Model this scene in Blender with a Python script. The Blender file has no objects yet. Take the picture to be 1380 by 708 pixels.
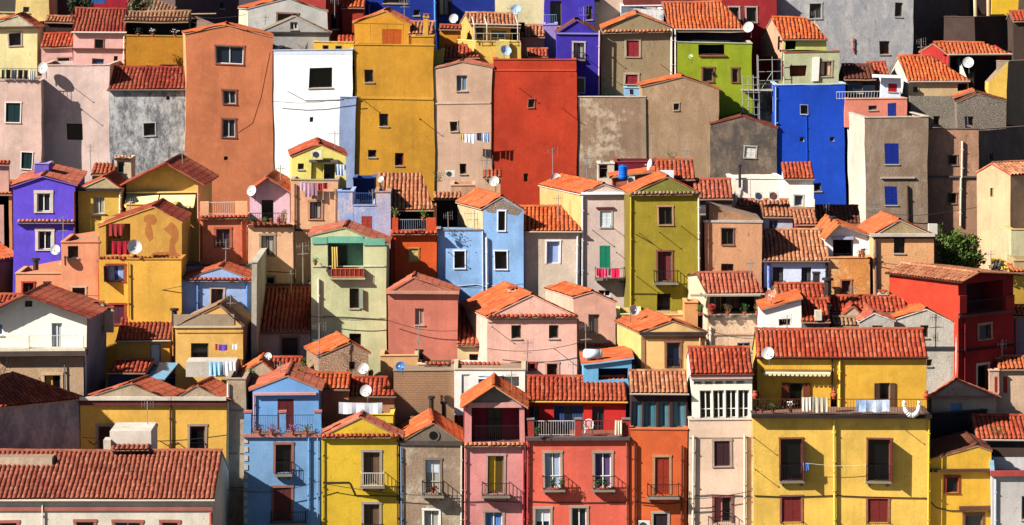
import bpy, math, random
import numpy as np
from mathutils import Vector
random.seed(7)
R = math.radians
sc = bpy.context.scene
col = sc.collection
# ---------------------------------------------------------------- camera model of the photograph (1380 x 708)
F, HY, CX, CZ = 4600.0, -120.0, 690.0, 44.0
def P(px, py, Y):
    return Vector(((px-CX)*Y/F, Y, CZ+(HY-py)*Y/F))
GP = [(-3000, 0), (60, 0.5), (150, 1.5), (186, 2.6), (200, 4.0), (212, 8.5), (228, 12.3), (245, 19.5), (262, 28.0),
      (290, 35.0), (330, 38.0), (420, 40.0), (700, 20.0), (6000, 0)]
def ground(Y):
    for (a, za), (b, zb) in zip(GP, GP[1:]):
        if Y <= b:
            return za+(zb-za)*(Y-a)/(b-a)
    return 0
# ---------------------------------------------------------------- materials
def lin(c, k=0.76):
    def f(v):
        v /= 255.0
        return (v/12.92 if v <= .04045 else ((v+.055)/1.055)**2.4)*k
    return (f(c[0]), f(c[1]), f(c[2]), 1)
MATS = {}; LIN = lin
class NT:
    def __init__(s, name):
        s.m = bpy.data.materials.new(name); s.m.use_nodes = True
        s.t = s.m.node_tree; s.n = s.t.nodes; s.l = s.t.links
        s.b = s.n['Principled BSDF']; s.b.inputs['Specular IOR Level'].default_value = .25
        s.pos = None
    def P(s):
        if s.pos is None: s.pos = s.n.new('ShaderNodeNewGeometry').outputs['Position']
        return s.pos
    def noise(s, scale, detail=4, vec=(1, 1, 1), rough=.6):
        mp = s.n.new('ShaderNodeMapping'); mp.inputs['Scale'].default_value = vec
        s.l.new(s.P(), mp.inputs['Vector'])
        x = s.n.new('ShaderNodeTexNoise'); x.inputs['Scale'].default_value = scale
        x.inputs['Detail'].default_value = detail; x.inputs['Roughness'].default_value = rough
        s.l.new(mp.outputs[0], x.inputs['Vector']); return x.outputs['Fac']
    def ramp(s, fac, a, b, lo=0.0, hi=1.0):
        x = s.n.new('ShaderNodeMapRange'); x.inputs['From Min'].default_value = a; x.inputs['From Max'].default_value = b
        x.inputs['To Min'].default_value = lo; x.inputs['To Max'].default_value = hi
        s.l.new(fac, x.inputs['Value']); return x.outputs[0]
    def mix(s, fac, a, b, mode='MIX'):
        x = s.n.new('ShaderNodeMix'); x.data_type = 'RGBA'; x.blend_type = mode
        for v, i in ((fac, 0), (a, 6), (b, 7)):
            if hasattr(v, 'links'): s.l.new(v, x.inputs[i])
            else: x.inputs[i].default_value = v
        return x.outputs[2]
    def bump(s, h, dist, strength=1.0):
        x = s.n.new('ShaderNodeBump'); x.inputs['Distance'].default_value = dist; x.inputs['Strength'].default_value = strength
        s.l.new(h, x.inputs['Height']); s.l.new(x.outputs[0], s.b.inputs['Normal'])
    def color(s, v):
        if hasattr(v, 'links'): s.l.new(v, s.b.inputs['Base Color'])
        else: s.b.inputs['Base Color'].default_value = v
def plaster(c, kind='', c2=None):
    """painted render; kind: '' painted, 'old' stained, 'peel' patches of c2, 'rub' rubble stone"""
    key = ('pl', c, kind, c2)
    if key in MATS: return MATS[key]
    t = NT('plaster'); wh = min(c) > 205 and max(c)-min(c) < 36; mc = sum(c)/3; c = tuple(min(255, (v*.93+mc*.07)*g) for v, g in zip(c, (1, 1, 1.01))); base = lin(c, .93 if wh else .76)
    dark = tuple(v*(.88 if wh else .68) for v in base[:3])+(1,); lite = tuple(min(.85, v*1.12+.012) for v in base[:3])+(1,)
    cc = t.mix(t.ramp(t.noise(.35, 6), .35, .68), base, dark)
    cc = t.mix(t.ramp(t.noise(1.7, 7), .48, .75, 0, .5), cc, lite)
    st = {'': .2 if wh else .38, 'old': .8, 'peel': .6, 'rub': .5, 'brick': .5}[kind]
    grime = tuple(v*.42+.006 for v in base[:3])+(1,)
    cc = t.mix(t.ramp(t.noise(1.0, 7, (1.6, 1.6, .22), .7), .50, .80, 0, st), cc, grime)
    cc = t.mix(t.ramp(t.noise(6.5, 8, (1, 1, 1), .75), .46, .66, 0, .32 if kind == '' else .6), cc, tuple(v*.62 for v in base[:3])+(1,))
    cc = t.mix(t.ramp(t.noise(1.0, 5, (3.6, 3.6, .13), .7), .56, .74, 0, .25 if wh else .42), cc, tuple(v*.5+.004 for v in base[:3])+(1,))
    wv = t.n.new('ShaderNodeTexVoronoi'); wv.feature = 'DISTANCE_TO_EDGE'; wv.inputs['Scale'].default_value = .42
    wn = t.n.new('ShaderNodeTexNoise'); wn.inputs['Scale'].default_value = 1.3; wn.inputs['Detail'].default_value = 6; t.l.new(t.P(), wn.inputs['Vector'])
    wa = t.n.new('ShaderNodeVectorMath'); wa.operation = 'MULTIPLY_ADD'; t.l.new(wn.outputs['Color'], wa.inputs[0]); wa.inputs[1].default_value = (1.6, 1.6, 1.6); t.l.new(t.P(), wa.inputs[2]); t.l.new(wa.outputs[0], wv.inputs['Vector'])
    wm = t.n.new('ShaderNodeMath'); wm.operation = 'MULTIPLY'; t.l.new(t.ramp(wv.outputs['Distance'], .0, .009, 1, 0), wm.inputs[0]); t.l.new(t.ramp(t.noise(.25, 3), .48, .56, 0, .55), wm.inputs[1])
    cc = t.mix(wm.outputs[0], cc, tuple(v*.4 for v in base[:3])+(1,))
    hh = t.noise(9, 6)
    if kind == 'old' and c2:
        pk = t.ramp(t.noise(.85, 14, (1, 1, .6), .85), .43, .56, 0, .95)
        cc = t.mix(pk, cc, lin(c2))
        cc = t.mix(t.ramp(t.noise(2.2, 10, (1, 1, .5), .8), .56, .66, 0, .7), cc, tuple(v*.4 for v in lin(c2)[:3])+(1,))
    if kind == 'peel' and c2:
        pk = t.ramp(t.noise(.42, 12, (1, 1, .9), .74), .50, .58, 0, .9)
        cc = t.mix(pk, cc, lin(c2))
        cc = t.mix(t.ramp(t.noise(1.6, 10, (1, 1, .6), .75), .55, .68, 0, .6), cc, tuple(v*.5 for v in base[:3])+(1,))
    if kind == 'peel' and not c2:
        pk = t.ramp(t.noise(.6, 8, (1, 1, .8), .65), .56, .60)
        cc = t.mix(pk, cc, tuple(v*.5+.05 for v in base[:3])+(1,))
    if kind == 'brick':
        br = t.n.new('ShaderNodeTexBrick'); sx = t.n.new('ShaderNodeSeparateXYZ'); cx = t.n.new('ShaderNodeCombineXYZ'); t.l.new(t.P(), sx.inputs[0]); t.l.new(sx.outputs[0], cx.inputs[0]); t.l.new(sx.outputs[2], cx.inputs[1]); t.l.new(cx.outputs[0], br.inputs['Vector'])
        br.inputs['Scale'].default_value = 1; br.inputs['Brick Width'].default_value = .32; br.inputs['Row Height'].default_value = .14; br.inputs['Mortar Size'].default_value = .016
        cc = t.mix(br.outputs['Fac'], cc, tuple(x*.72 for x in base[:3])+(1,)); t.bump(t.ramp(br.outputs['Fac'], 0, 1, 1, 0), .03)
    if kind == 'rub':
        v = t.n.new('ShaderNodeTexVoronoi'); v.feature = 'DISTANCE_TO_EDGE'; v.inputs['Scale'].default_value = 5.2
        mp = t.n.new('ShaderNodeMapping'); mp.inputs['Scale'].default_value = (1, 1, 1.7)
        t.l.new(t.P(), mp.inputs['Vector']); t.l.new(mp.outputs[0], v.inputs['Vector'])
        e = t.ramp(v.outputs['Distance'], .0, .09)
        cc = t.mix(e, tuple(x*.62 for x in base[:3])+(1,), cc)
        cc = t.mix(t.ramp(t.noise(4, 3), .4, .65, 0, .6), cc, tuple(x*.6 for x in base[:3])+(1,))
        t.bump(e, .03)
    elif kind in ('old', 'peel'):
        t.bump(hh, .035, .7)
    elif kind == '':
        t.bump(hh, .02, .6)
    t.color(cc); t.b.inputs['Roughness'].default_value = .92
    MATS[key] = t.m; return t.m
def simple(c, rough=.6, metal=0.0, k=.8, var=.25):
    key = ('s', c, rough, metal, k)
    if key in MATS: return MATS[key]
    t = NT('paint'); b = lin(c, k)
    t.color(t.mix(t.ramp(t.noise(3.0, 4), .4, .7, 0, var*1.6), b, tuple(v*.6 for v in b[:3])+(1,)))
    t.b.inputs['Roughness'].default_value = rough; t.b.inputs['Metallic'].default_value = metal
    MATS[key] = t.m; return t.m
def glass(c=(14, 16, 20)):
    key = ('g', c)
    if key in MATS: return MATS[key]
    t = NT('window_glass'); t.color(lin(c, 1)); t.b.inputs['Roughness'].default_value = .12
    t.b.inputs['Specular IOR Level'].default_value = .4
    MATS[key] = t.m; return t.m
ROOFC = {'orange': ((232, 112, 54), (200, 76, 34), (240, 146, 90)), 'red': ((198, 80, 48), (152, 52, 32), (218, 132, 92)),
         'old': ((212, 140, 98), (158, 88, 60), (236, 186, 142)), 'brown': ((120, 66, 46), (86, 40, 30), (150, 96, 70)),
         'moss': ((172, 142, 108), (120, 96, 70), (196, 170, 130)), 'dark': ((160, 56, 40), (116, 38, 30), (196, 100, 76)), 'dull': ((178, 96, 74), (146, 68, 52), (204, 140, 112)), 'salmon': ((204, 106, 80), (166, 72, 52), (226, 156, 126))}
def tile_mat(kind):
    key = ('t', kind)
    if key in MATS: return MATS[key]
    a, b, c = ROOFC[kind]; lin = lambda q: tuple(v*.72 for v in LIN(q)[:3])+(1,)
    t = NT('clay_tiles')
    at = t.n.new('ShaderNodeAttribute'); at.attribute_name = 'rnd'
    f = at.outputs['Fac']
    cc = t.mix(t.ramp(f, 0, .5, .25, 1), lin(b), lin(a)); cc = t.mix(t.ramp(f, .7, 1.0, 0, .6), cc, lin(c))
    cc = t.mix(t.ramp(t.noise(.22, 4), .42, .66, 0, .45), cc, lin((206, 124, 88) if kind != 'brown' else a))
    cc = t.mix(t.ramp(t.noise(.5, 6), .50, .78, 0, .6), cc, lin((118, 66, 46)))
    cc = t.mix(t.ramp(t.noise(2.6, 6), .60, .78, 0, .35), cc, lin((176, 140, 106)))
    cc = t.mix(t.ramp(t.noise(7, 4), .62, .70, 0, .5), cc, lin((70, 56, 44)))
    t.color(cc); t.b.inputs['Roughness'].default_value = .88
    t.bump(t.noise(14, 4), .02)
    MATS[key] = t.m; return t.m
# ---------------------------------------------------------------- mesh builder
class MB:
    def __init__(s): s.v = []; s.f = []; s.m = []; s.rn = []; s.mats = []; s.warp = True
    def mi(s, m):
        if m not in s.mats: s.mats.append(m)
        return s.mats.index(m)
    def poly(s, pts, m):
        b = len(s.v); s.v += [tuple(p) for p in pts]; s.rn += [.5]*len(pts)
        s.f.append(tuple(range(b, b+len(pts)))); s.m.append(s.mi(m))
    def hexa(s, c, m):
        """8 corners: bottom 0-3, top 4-7"""
        b = len(s.v); s.v += [tuple(p) for p in c]; s.rn += [.5]*8; k = s.mi(m)
        for q in ((0, 3, 2, 1), (4, 5, 6, 7), (0, 1, 5, 4), (1, 2, 6, 5), (2, 3, 7, 6), (3, 0, 4, 7)):
            s.f.append(tuple(b+i for i in q)); s.m.append(k)
    def box(s, a, b, m):
        x0, y0, z0 = a; x1, y1, z1 = b
        s.hexa([(x0, y0, z0), (x1, y0, z0), (x1, y1, z0), (x0, y1, z0), (x0, y0, z1), (x1, y0, z1), (x1, y1, z1), (x0, y1, z1)], m)
    def tube(s, p, q, r, m, n=6, r2=None):
        p, q = Vector(p), Vector(q); d = (q-p)
        if d.length < 1e-5: return
        d.normalize(); a = d.orthogonal().normalized(); c = d.cross(a); r2 = r if r2 is None else r2
        b = len(s.v); k = s.mi(m)
        for o, rr in ((p, r), (q, r2)):
            for i in range(n):
                t = 2*math.pi*i/n; s.v.append(tuple(o+a*math.cos(t)*rr+c*math.sin(t)*rr)); s.rn.append(.5)
        for i in range(n):
            j = (i+1) % n; s.f.append((b+i, b+j, b+n+j, b+n+i)); s.m.append(k)
        s.f.append(tuple(b+i for i in range(n))[::-1]); s.f.append(tuple(b+n+i for i in range(n))); s.m += [k, k]
    def path(s, pts, r, m, n=5):
        for a, b in zip(pts, pts[1:]): s.tube(a, b, r, m, n)
    def ball(s, c, r, m, nu=10, nv=7, jit=0.0):
        b = len(s.v); k = s.mi(m)
        for j in range(nv+1):
            th = math.pi*j/nv
            for i in range(nu):
                ph = 2*math.pi*i/nu; q = 1+random.uniform(-jit, jit)
                rx, ry, rz = (r if isinstance(r, tuple) else (r, r, r))
                s.v.append((c[0]+rx*q*math.sin(th)*math.cos(ph), c[1]+ry*q*math.sin(th)*math.sin(ph), c[2]+rz*q*math.cos(th))); s.rn.append(.5)
        for j in range(nv):
            for i in range(nu):
                i2 = (i+1) % nu
                s.f.append((b+j*nu+i, b+(j+1)*nu+i, b+(j+1)*nu+i2, b+j*nu+i2)); s.m.append(k)
    def tiles(s, pts, m, w=.27, course=.45, amp=.088):
        """pts: convex planar polygon, pts[0]->pts[1] is the eave. Barrel tiles run up the slope."""
        A, B = Vector(pts[0]), Vector(pts[1]); U = (B-A).normalized()
        far = max(pts, key=lambda p: (Vector(p)-A-U*((Vector(p)-A).dot(U))).length)
        V = (Vector(far)-A); V -= U*V.dot(U); V.normalize(); N = U.cross(V)
        if N.z < 0: N = -N
        uv = [((Vector(p)-A).dot(U), (Vector(p)-A).dot(V)) for p in pts]
        umin = min(q[0] for q in uv); umax = max(q[0] for q in uv); vmax = max(q[1] for q in uv)
        nc = max(1, round((umax-umin)/w)); w = (umax-umin)/nc; nr = max(1, math.ceil(vmax/course))
        T = np.array([.07, .15, .36, .64, .85, .93]); H = np.array([-.3, .55, 1, 1, .55, -.3])*amp
        us = umin+w*(np.arange(nc)[:, None]+T[None, :])          # nc,6
        lo = np.full(us.shape, 1e9); hi = np.full(us.shape, -1e9)
        e = 1e-6
        for (a, b) in zip(uv, uv[1:]+uv[:1]):
            (ua, va), (ub, vb) = a, b
            if abs(ua-ub) < 1e-9: 
                msk = np.abs(us-ua) < 1e-5
                lo = np.where(msk, np.minimum(lo, min(va, vb)), lo); hi = np.where(msk, np.maximum(hi, max(va, vb)), hi); continue
            t = (us-ua)/(ub-ua); msk = (t >= -e) & (t <= 1+e); vv = va+t*(vb-va)
            lo = np.where(msk, np.minimum(lo, vv), lo); hi = np.where(msk, np.maximum(hi, vv), hi)
        bad = hi < lo; lo[bad] = 0; hi[bad] = 0
        rows = np.arange(nr)*course
        v0 = np.clip(rows[None, :, None], lo[:, None, :], hi[:, None, :]); v1 = np.clip(rows[None, :, None]+course*1.06, lo[:, None, :], hi[:, None, :])
        wob = (np.random.RandomState(nc*7+nr).rand(nc, nr, 1)-.5)
        h0 = H[None, None, :]+.014+wob*.016; h1 = H[None, None, :]*.93+wob*.016
        uu = np.broadcast_to(us[:, None, :], v0.shape)+wob*.05
        jv = (np.random.RandomState(nr*13+nc).rand(nc, nr, 1)-.5)*.09; v0 = np.where(v0 > lo[:, None, :]+.01, np.clip(v0+jv, lo[:, None, :], hi[:, None, :]), v0+jv*.5)
        keep = ((v1-v0).max(axis=2) > .03)
        def pt(u, v, h): return (np.array(A)[None, None, None, :]+u[..., None]*np.array(U)+v[..., None]*np.array(V)+h[..., None]*np.array(N))
        lo3 = pt(uu, v0, np.broadcast_to(h0, v0.shape)); hi3 = pt(uu, v1, np.broadcast_to(h1, v0.shape))
        q = np.concatenate([lo3, hi3], axis=2)[keep]               # n,12,3
        n = len(q); b = len(s.v); k = s.mi(m)
        if not n: return
        rr = np.repeat(np.random.RandomState(nc*31+nr*5+int(abs(A[0]*100)) % 999).rand(n), 12)
        s.v += [tuple(x) for x in q.reshape(-1, 3)]; s.rn += list(rr)
        for i in range(n):
            o = b+12*i
            for j in range(5): s.f.append((o+j, o+j+1, o+7+j, o+6+j)); s.m.append(k)
    def ridge(s, p, q, m, r=.13):
        p, q = Vector(p), Vector(q); L = (q-p).length
        if L < .3: return
        n = max(1, int(L/.45)); d = (q-p)/n; si = d.cross(Vector((0, 0, 1))).normalized(); k = s.mi(m)
        for i in range(n):
            a = p+d*i; c = p+d*(i+1.05); b = len(s.v); rn = random.random()
            for o, rr in ((a, r), (c, r*.85)):
                for t in range(6):
                    g = math.pi*t/5; s.v.append(tuple(o+si*math.cos(g)*rr+Vector((0, 0, math.sin(g)*rr)))); s.rn.append(rn)
            for t in range(5): s.f.append((b+t, b+t+1, b+7+t, b+6+t)); s.m.append(k)
    def build(s, name, parent=None, origin=None, smooth=False):
        o3 = origin if origin is not None else (ORG if parent is not None else Vector((0, 0, 0)))
        a = np.array(s.v, dtype=float)
        if s.warp: a = warp(a)
        a = a-np.array(o3)
        me = bpy.data.meshes.new(name); me.from_pydata(a.tolist(), [], s.f)
        for m in s.mats: me.materials.append(m)
        me.polygons.foreach_set('material_index', s.m)
        if smooth: me.polygons.foreach_set('use_smooth', [True]*len(s.f))
        at = me.attributes.new('rnd', 'FLOAT', 'POINT'); at.data.foreach_set('value', s.rn)
        ob = bpy.data.objects.new(name, me); col.objects.link(ob)
        if parent is not None: ob.parent = parent
        else: ob.location = o3
        return ob
ORG = Vector((0, 0, 0))
def warp(a):
    """old masonry: corners lean and bulge by a few centimetres, eaves sag"""
    x, y, z = a[:, 0], a[:, 1], a[:, 2]; k = np.where(y > 233, 1.0, .4)*(np.abs(y-220) < 60)
    dx = k*(.06*np.sin(.48*z+.5*x+.2*y)+.022*np.sin(1.7*z-.9*x+.5*y)+.012*np.sin(4.3*z+1.7*x))
    dz = k*(.05*np.sin(.5*x+.5*y)+.018*np.sin(1.7*x+.8*y+1)+.010*np.sin(4.7*x))
    return np.stack([x+dx, y, z+dz], axis=1)
def sub_poly(mb, pts, m, step=1.1):
    """planar convex polygon cut into a grid so that it can follow the warp"""
    P3 = [Vector(p) for p in pts]; e1 = max(((b-a) for a, b in zip(P3, P3[1:]+P3[:1])), key=lambda v: v.length).normalized(); nn = Vector((0, 0, 0))
    for a, b in zip(P3[1:], P3[2:]): nn += (a-P3[0]).cross(b-P3[0])
    if nn.length < 1e-6: return
    nn.normalize(); e2 = nn.cross(e1); o = P3[0]; q = [((p-o).dot(e1), (p-o).dot(e2)) for p in P3]
    u0, u1, v0, v1 = min(p[0] for p in q), max(p[0] for p in q), min(p[1] for p in q), max(p[1] for p in q)
    nu, nv = max(1, math.ceil((u1-u0)/step)), max(1, math.ceil((v1-v0)/step))
    if nu*nv == 1: mb.poly(P3, m); return
    for i in range(nu):
        for j in range(nv):
            a, b, c, d = u0+(u1-u0)*i/nu, u0+(u1-u0)*(i+1)/nu, v0+(v1-v0)*j/nv, v0+(v1-v0)*(j+1)/nv
            w = clip_convex([(a, c), (b, c), (b, d), (a, d)], q)
            if w: mb.poly([o+e1*x+e2*y for x, y in w], m)
def thing(name, label, cat, loc, group=None):
    global ORG
    ORG = Vector(loc)
    o = bpy.data.objects.new(name, None); o.empty_display_size = .5; col.objects.link(o); o.location = loc
    o['label'] = label; o['category'] = cat
    if group: o['group'] = group
    return o
# ---------------------------------------------------------------- houses
def clip(poly, inside, inter):
    out = []
    for i, p in enumerate(poly):
        q = poly[(i+1) % len(poly)]; a, b = inside(p), inside(q)
        if a: out.append(p)
        if a != b: out.append(inter(p, q))
    return out
def clip_convex(poly, hull):
    for i in range(len(hull)):
        a, b = hull[i], hull[(i+1) % len(hull)]
        def side(p): return (b[0]-a[0])*(p[1]-a[1])-(b[1]-a[1])*(p[0]-a[0])
        def inter(p, q):
            sp, sq = side(p), side(q); t = sp/(sp-sq); return (p[0]+(q[0]-p[0])*t, p[1]+(q[1]-p[1])*t)
        poly = clip(poly, lambda p: side(p) >= -1e-7, inter)
        if len(poly) < 3: return []
    return poly
STONE = (176, 150, 124); RB = (150, 76, 60); WH = (236, 230, 216); DK = (40, 34, 32); BRN = (84, 44, 36)
class Plane:
    """a facade: local u (right), z (up), o (outwards)"""
    def __init__(s, A, B):
        s.A = Vector(A); s.B = Vector(B); s.W = (s.B-s.A).length; s.e = (s.B-s.A)/s.W; s.n = Vector((s.e.y, -s.e.x))
    def hit(s, px, py):
        r = Vector(((px-CX)/F, 1.0)); t = s.A.dot(s.n)/r.dot(s.n); p = r*t
        return (p-s.A).dot(s.e), CZ+(HY-py)/F*t
    def w(s, u, z, o=0.0):
        q = s.A+s.e*u+s.n*o; return Vector((q.x, q.y, z))
    def rect(s, x0, y0, x1, y1):
        ym = (y0+y1)/2; xm = (x0+x1)/2
        return s.hit(x0, ym)[0], s.hit(xm, y1)[1], s.hit(x1, ym)[0], s.hit(xm, y0)[1]
    def lbox(s, mb, u0, u1, z0, z1, o0, o1, m):
        mb.hexa([s.w(u0, z0, o1), s.w(u1, z0, o1), s.w(u1, z0, o0), s.w(u0, z0, o0),
                 s.w(u0, z1, o1), s.w(u1, z1, o1), s.w(u1, z1, o0), s.w(u0, z1, o0)], m)
HOUSE = None; BLK = None; REF = {}
def house(name, label, x=None, y=None, Y=None, cat='house', group=None):
    global HOUSE
    HOUSE = ('pending', name, label, cat, group)
def _house_at(loc):
    global HOUSE
    if isinstance(HOUSE, tuple):
        _, n, l, c, g = HOUSE
        HOUSE = thing(n, l, c, loc, g)
def railing(pl, u0, u1, z0, z1, o, m, parent, sides=True, step=.13, name='railing', ow=0.0):
    mb = MB()
    def run(a, b):
        d = (b-a); L = d.length; n = max(1, round(L/step))
        for i in range(n+1):
            p = a+d*(i/n); mb.tube((p.x, p.y, z0), (p.x, p.y, z1), .013, m, 4)
        for z, r in ((z1, .026), (z0+.06, .018)): mb.tube((a.x, a.y, z), (b.x, b.y, z), r, m, 4)
    a, b = pl.w(u0, 0, o), pl.w(u1, 0, o); run(a, b)
    if sides: run(pl.w(u0, 0, ow), a); run(b, pl.w(u1, 0, ow))
    return mb.build(name, parent)
def do_window(pl, H, spec, wallmat, r=None):
    kind, x0, y0, x1, y1 = spec[:5]; o = spec[5] if len(spec) > 5 else {}
    u0, z0, u1, z1 = pl.rect(x0, y0, x1, y1); c = o.get('c'); W = u1-u0; Hh = z1-z0
    dep = o.get('dep', .2)
    if kind == 'L':                                    # deep loggia recess: own back wall, floor and ceiling
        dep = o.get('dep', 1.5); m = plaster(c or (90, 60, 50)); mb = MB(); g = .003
        mb.poly([pl.w(u0-.5, z0-.02, -dep), pl.w(u1+.5, z0-.02, -dep), pl.w(u1+.5, z1+.3, -dep), pl.w(u0-.5, z1+.3, -dep)], m)
        mb.poly([pl.w(u0-.5, z0-.02, -dep), pl.w(u1+.5, z0-.02, -dep), pl.w(u1+.5, z0-.02, -.2), pl.w(u0-.5, z0-.02, -.2)], plaster((150, 110, 90)))
        mb.poly([pl.w(u0-.5, z1+.02, -dep), pl.w(u1+.5, z1+.02, -dep), pl.w(u1+.5, z1+.02, -.2), pl.w(u0-.5, z1+.02, -.2)], m)
        for u in (u0-.02, u1+.02): mb.poly([pl.w(u, z0, -dep), pl.w(u, z1, -dep), pl.w(u, z1, -.2), pl.w(u, z0, -.2)], m)
        lg = mb.build('loggia', H)
        for d in o.get('doors', ()):
            a, zb, b, zt = pl.rect(d[0], d[1], d[2], d[3]); mb = MB()
            zb = max(zb, z0)
            pl.lbox(mb, a, b, zb, zt, -dep, -dep+.04, glass())
            fm = simple(d[4] if len(d) > 4 else WH)
            for q in (a, (a+b)/2-.03, b-.06): pl.lbox(mb, q, q+.06, zb, zt, -dep+.041, -dep+.08, fm)
            pl.lbox(mb, a+.06, b-.06, zt-.07, zt, -dep+.042, -dep+.082, fm)
            mb.build('door', lg)
        if 'rail' in o:
            railing(pl, u0, u1, z0, z0+min(Hh*.55, .95), -.1, simple(o['rail'], .5), H, sides=False)
        return
    fc = simple(c or (120, 100, 84), .55) if kind in ('k', 'o') else simple(c or WH, .55)
    mb = MB(); t = min(.07, W*.14); df, db = -dep+.06, -dep+.0
    for a, b, p, q in ((u0, u0+t, z0, z1), (u1-t, u1, z0, z1), (u0+t, u1-t, z1-t, z1), (u0+t, u1-t, z0, z0+t)):
        pl.lbox(mb, a+.002, b-.002, p+.002, q-.002, db, df, fc)
    if kind in ('w', 'v') and W > .5:
        pl.lbox(mb, (u0+u1)/2-.035, (u0+u1)/2+.035, z0+t, z1-t, db, df+.01, fc)
        if Hh > 1.6: pl.lbox(mb, u0+t, u1-t, z0+Hh*.32, z0+Hh*.32+.05, db, df+.005, fc)
    win = mb.build('door' if Hh > 1.75 and kind != 's' else 'window', H)
    if kind in ('k', 'w', 'o', 'v'):
        mb = MB(); g = glass(o.get('g', (13, 13, 16) if kind != 'w' else (24, 34, 48)))
        mb.poly([pl.w(u0, z0, -dep+.01), pl.w(u1, z0, -dep+.01), pl.w(u1, z1, -dep+.01), pl.w(u0, z1, -dep+.01)], g); mb.build('pane', win)
        cv = o.get('cur')
        if cv is None and W > .6 and Hh > 1.0 and kind in ('w', 'v') and random.random() < .25: cv = (170, 168, 160)
        if cv:
            mb = MB(); cm = simple(cv, .9); ww = (W-2*t)*o.get('cw', .36); n = 8
            for side in ((0, 1) if o.get('cw', .36) < .45 else (0,)):
                a = u0+t if side == 0 else u1-t-ww
                for i in range(n):
                    p, q = a+ww*i/n, a+ww*(i+1)/n; d1 = -dep+.015+(.02 if i % 2 else 0); d2 = -dep+.015+(0 if i % 2 else .02)
                    mb.poly([pl.w(p, z0+t, d1), pl.w(q, z0+t, d2), pl.w(q, z1-t, d2), pl.w(p, z1-t, d1)], cm)
            mb.build('curtain', win)
    if kind == 'b':                                   # plain panel door or blind
        mb = MB(); pl.lbox(mb, u0+t, u1-t, z0+t, z1-t, -dep, -dep+.03, simple(o.get('p', (170, 190, 215)), .5)); mb.build('panel', win)
    def leaf(A, B, c3, name='shutter'):
        """louvred leaf between two hinge/free points (u,o)"""
        mb = MB(); m = simple(c3, .6); ax, ao = A; bx, bo = B
        def pt(f, z, off):
            du, do = bx-ax, bo-ao; L = math.hypot(du, do); nu, no = -do/L, du/L
            return pl.w(ax+du*f+nu*off, z, ao+do*f+no*off)
        def bar(f0, f1, za, zb, th):
            mb.hexa([pt(f0, za, th), pt(f1, za, th), pt(f1, za, -th), pt(f0, za, -th), pt(f0, zb, th), pt(f1, zb, th), pt(f1, zb, -th), pt(f0, zb, -th)], m)
        for f0, f1 in ((0, .13), (.87, 1)): bar(f0, f1, z0+.01, z1-.01, .022)
        for za, zb in ((z0+.01, z0+.09), (z1-.09, z1-.01), (z0+Hh*.48, z0+Hh*.48+.07)): bar(.13, .87, za, zb, .02)
        bar(.1, .9, z0+.05, z1-.05, .004)
        n = int(Hh/.11)
        for i in range(n):
            za = z0+.09+(Hh-.18)*i/n; bar(.13, .87, za, za+.05, .013)
        mb.build(name, win)
    if kind == 's':
        cc = c or BRN; mid = (u0+u1)/2; do = -.06 if 'su' in o else -.03
        leaf((u0+.02, do), (mid-.006, do), cc); leaf((mid+.006, do), (u1-.02, do), cc)
    if kind == 'o':
        cc = o.get('sh', BRN); w2 = W/2; an = o.get('an', (100, 80))
        if an[0]: leaf((u0-.01, .01), (u0-.01+w2*math.cos(R(an[0])), .01+w2*math.sin(R(an[0]))), cc)
        if an[1]: leaf((u1+.01, .01), (u1+.01-w2*math.cos(R(an[1])), .01+w2*math.sin(R(an[1]))), cc)
    if o.get('half'):                                  # roller blind half way down
        mb = MB(); pl.lbox(mb, u0+t, u1-t, z1-Hh*.4, z1-t, -dep+.02, -dep+.05, simple(o['half'], .7)); mb.build('blind', win)
    su = o.get('su')
    if su:
        cs, sw = (su if isinstance(su[0], tuple) else (su, .14)); m = plaster(cs); mb = MB(); ot = .035
        pl.lbox(mb, u0-sw, u0, z0, z1, -.05, ot, m); pl.lbox(mb, u1, u1+sw, z0, z1, -.05, ot, m)
        pl.lbox(mb, u0-sw-.02, u1+sw+.02, z1, z1+sw, -.05, ot+.012, m)
        mb.build('surround', win)
    if o.get('sill', 1) and 'bal' not in o and kind != 'b':
        sw = (su[1] if su and isinstance(su[0], tuple) else .14) if su else .06
        mb = MB(); pl.lbox(mb, u0-sw, u1+sw, z0-.07, z0-.002, -dep+.06, .07, plaster(o.get('sc', (su[0] if isinstance(su[0], tuple) else su) if su else (196, 180, 160)))); mb.build('sill', win)
    if 'bal' in o:
        bx0, bx1, by0, by1 = o['bal'][:4]; cm = simple(o['bal'][4] if len(o['bal']) > 4 else (30, 28, 30), .5)
        out = o['bal'][5] if len(o['bal']) > 5 else .55
        a, zb, b, zt = pl.rect(bx0, by0, bx1, by1)
        mb = MB(); pl.lbox(mb, a-.05, b+.05, zb-.12, zb, 0.0, out+.06, plaster((150, 135, 120)))
        for q in (a+.1, b-.2): pl.lbox(mb, q, q+.1, zb-.32, zb-.12, 0, out*.6, plaster((120, 105, 95)))
        bal = mb.build('balcony', H); railing(pl, a, b, zb, zt, out, cm, bal, name='railing')
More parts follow.
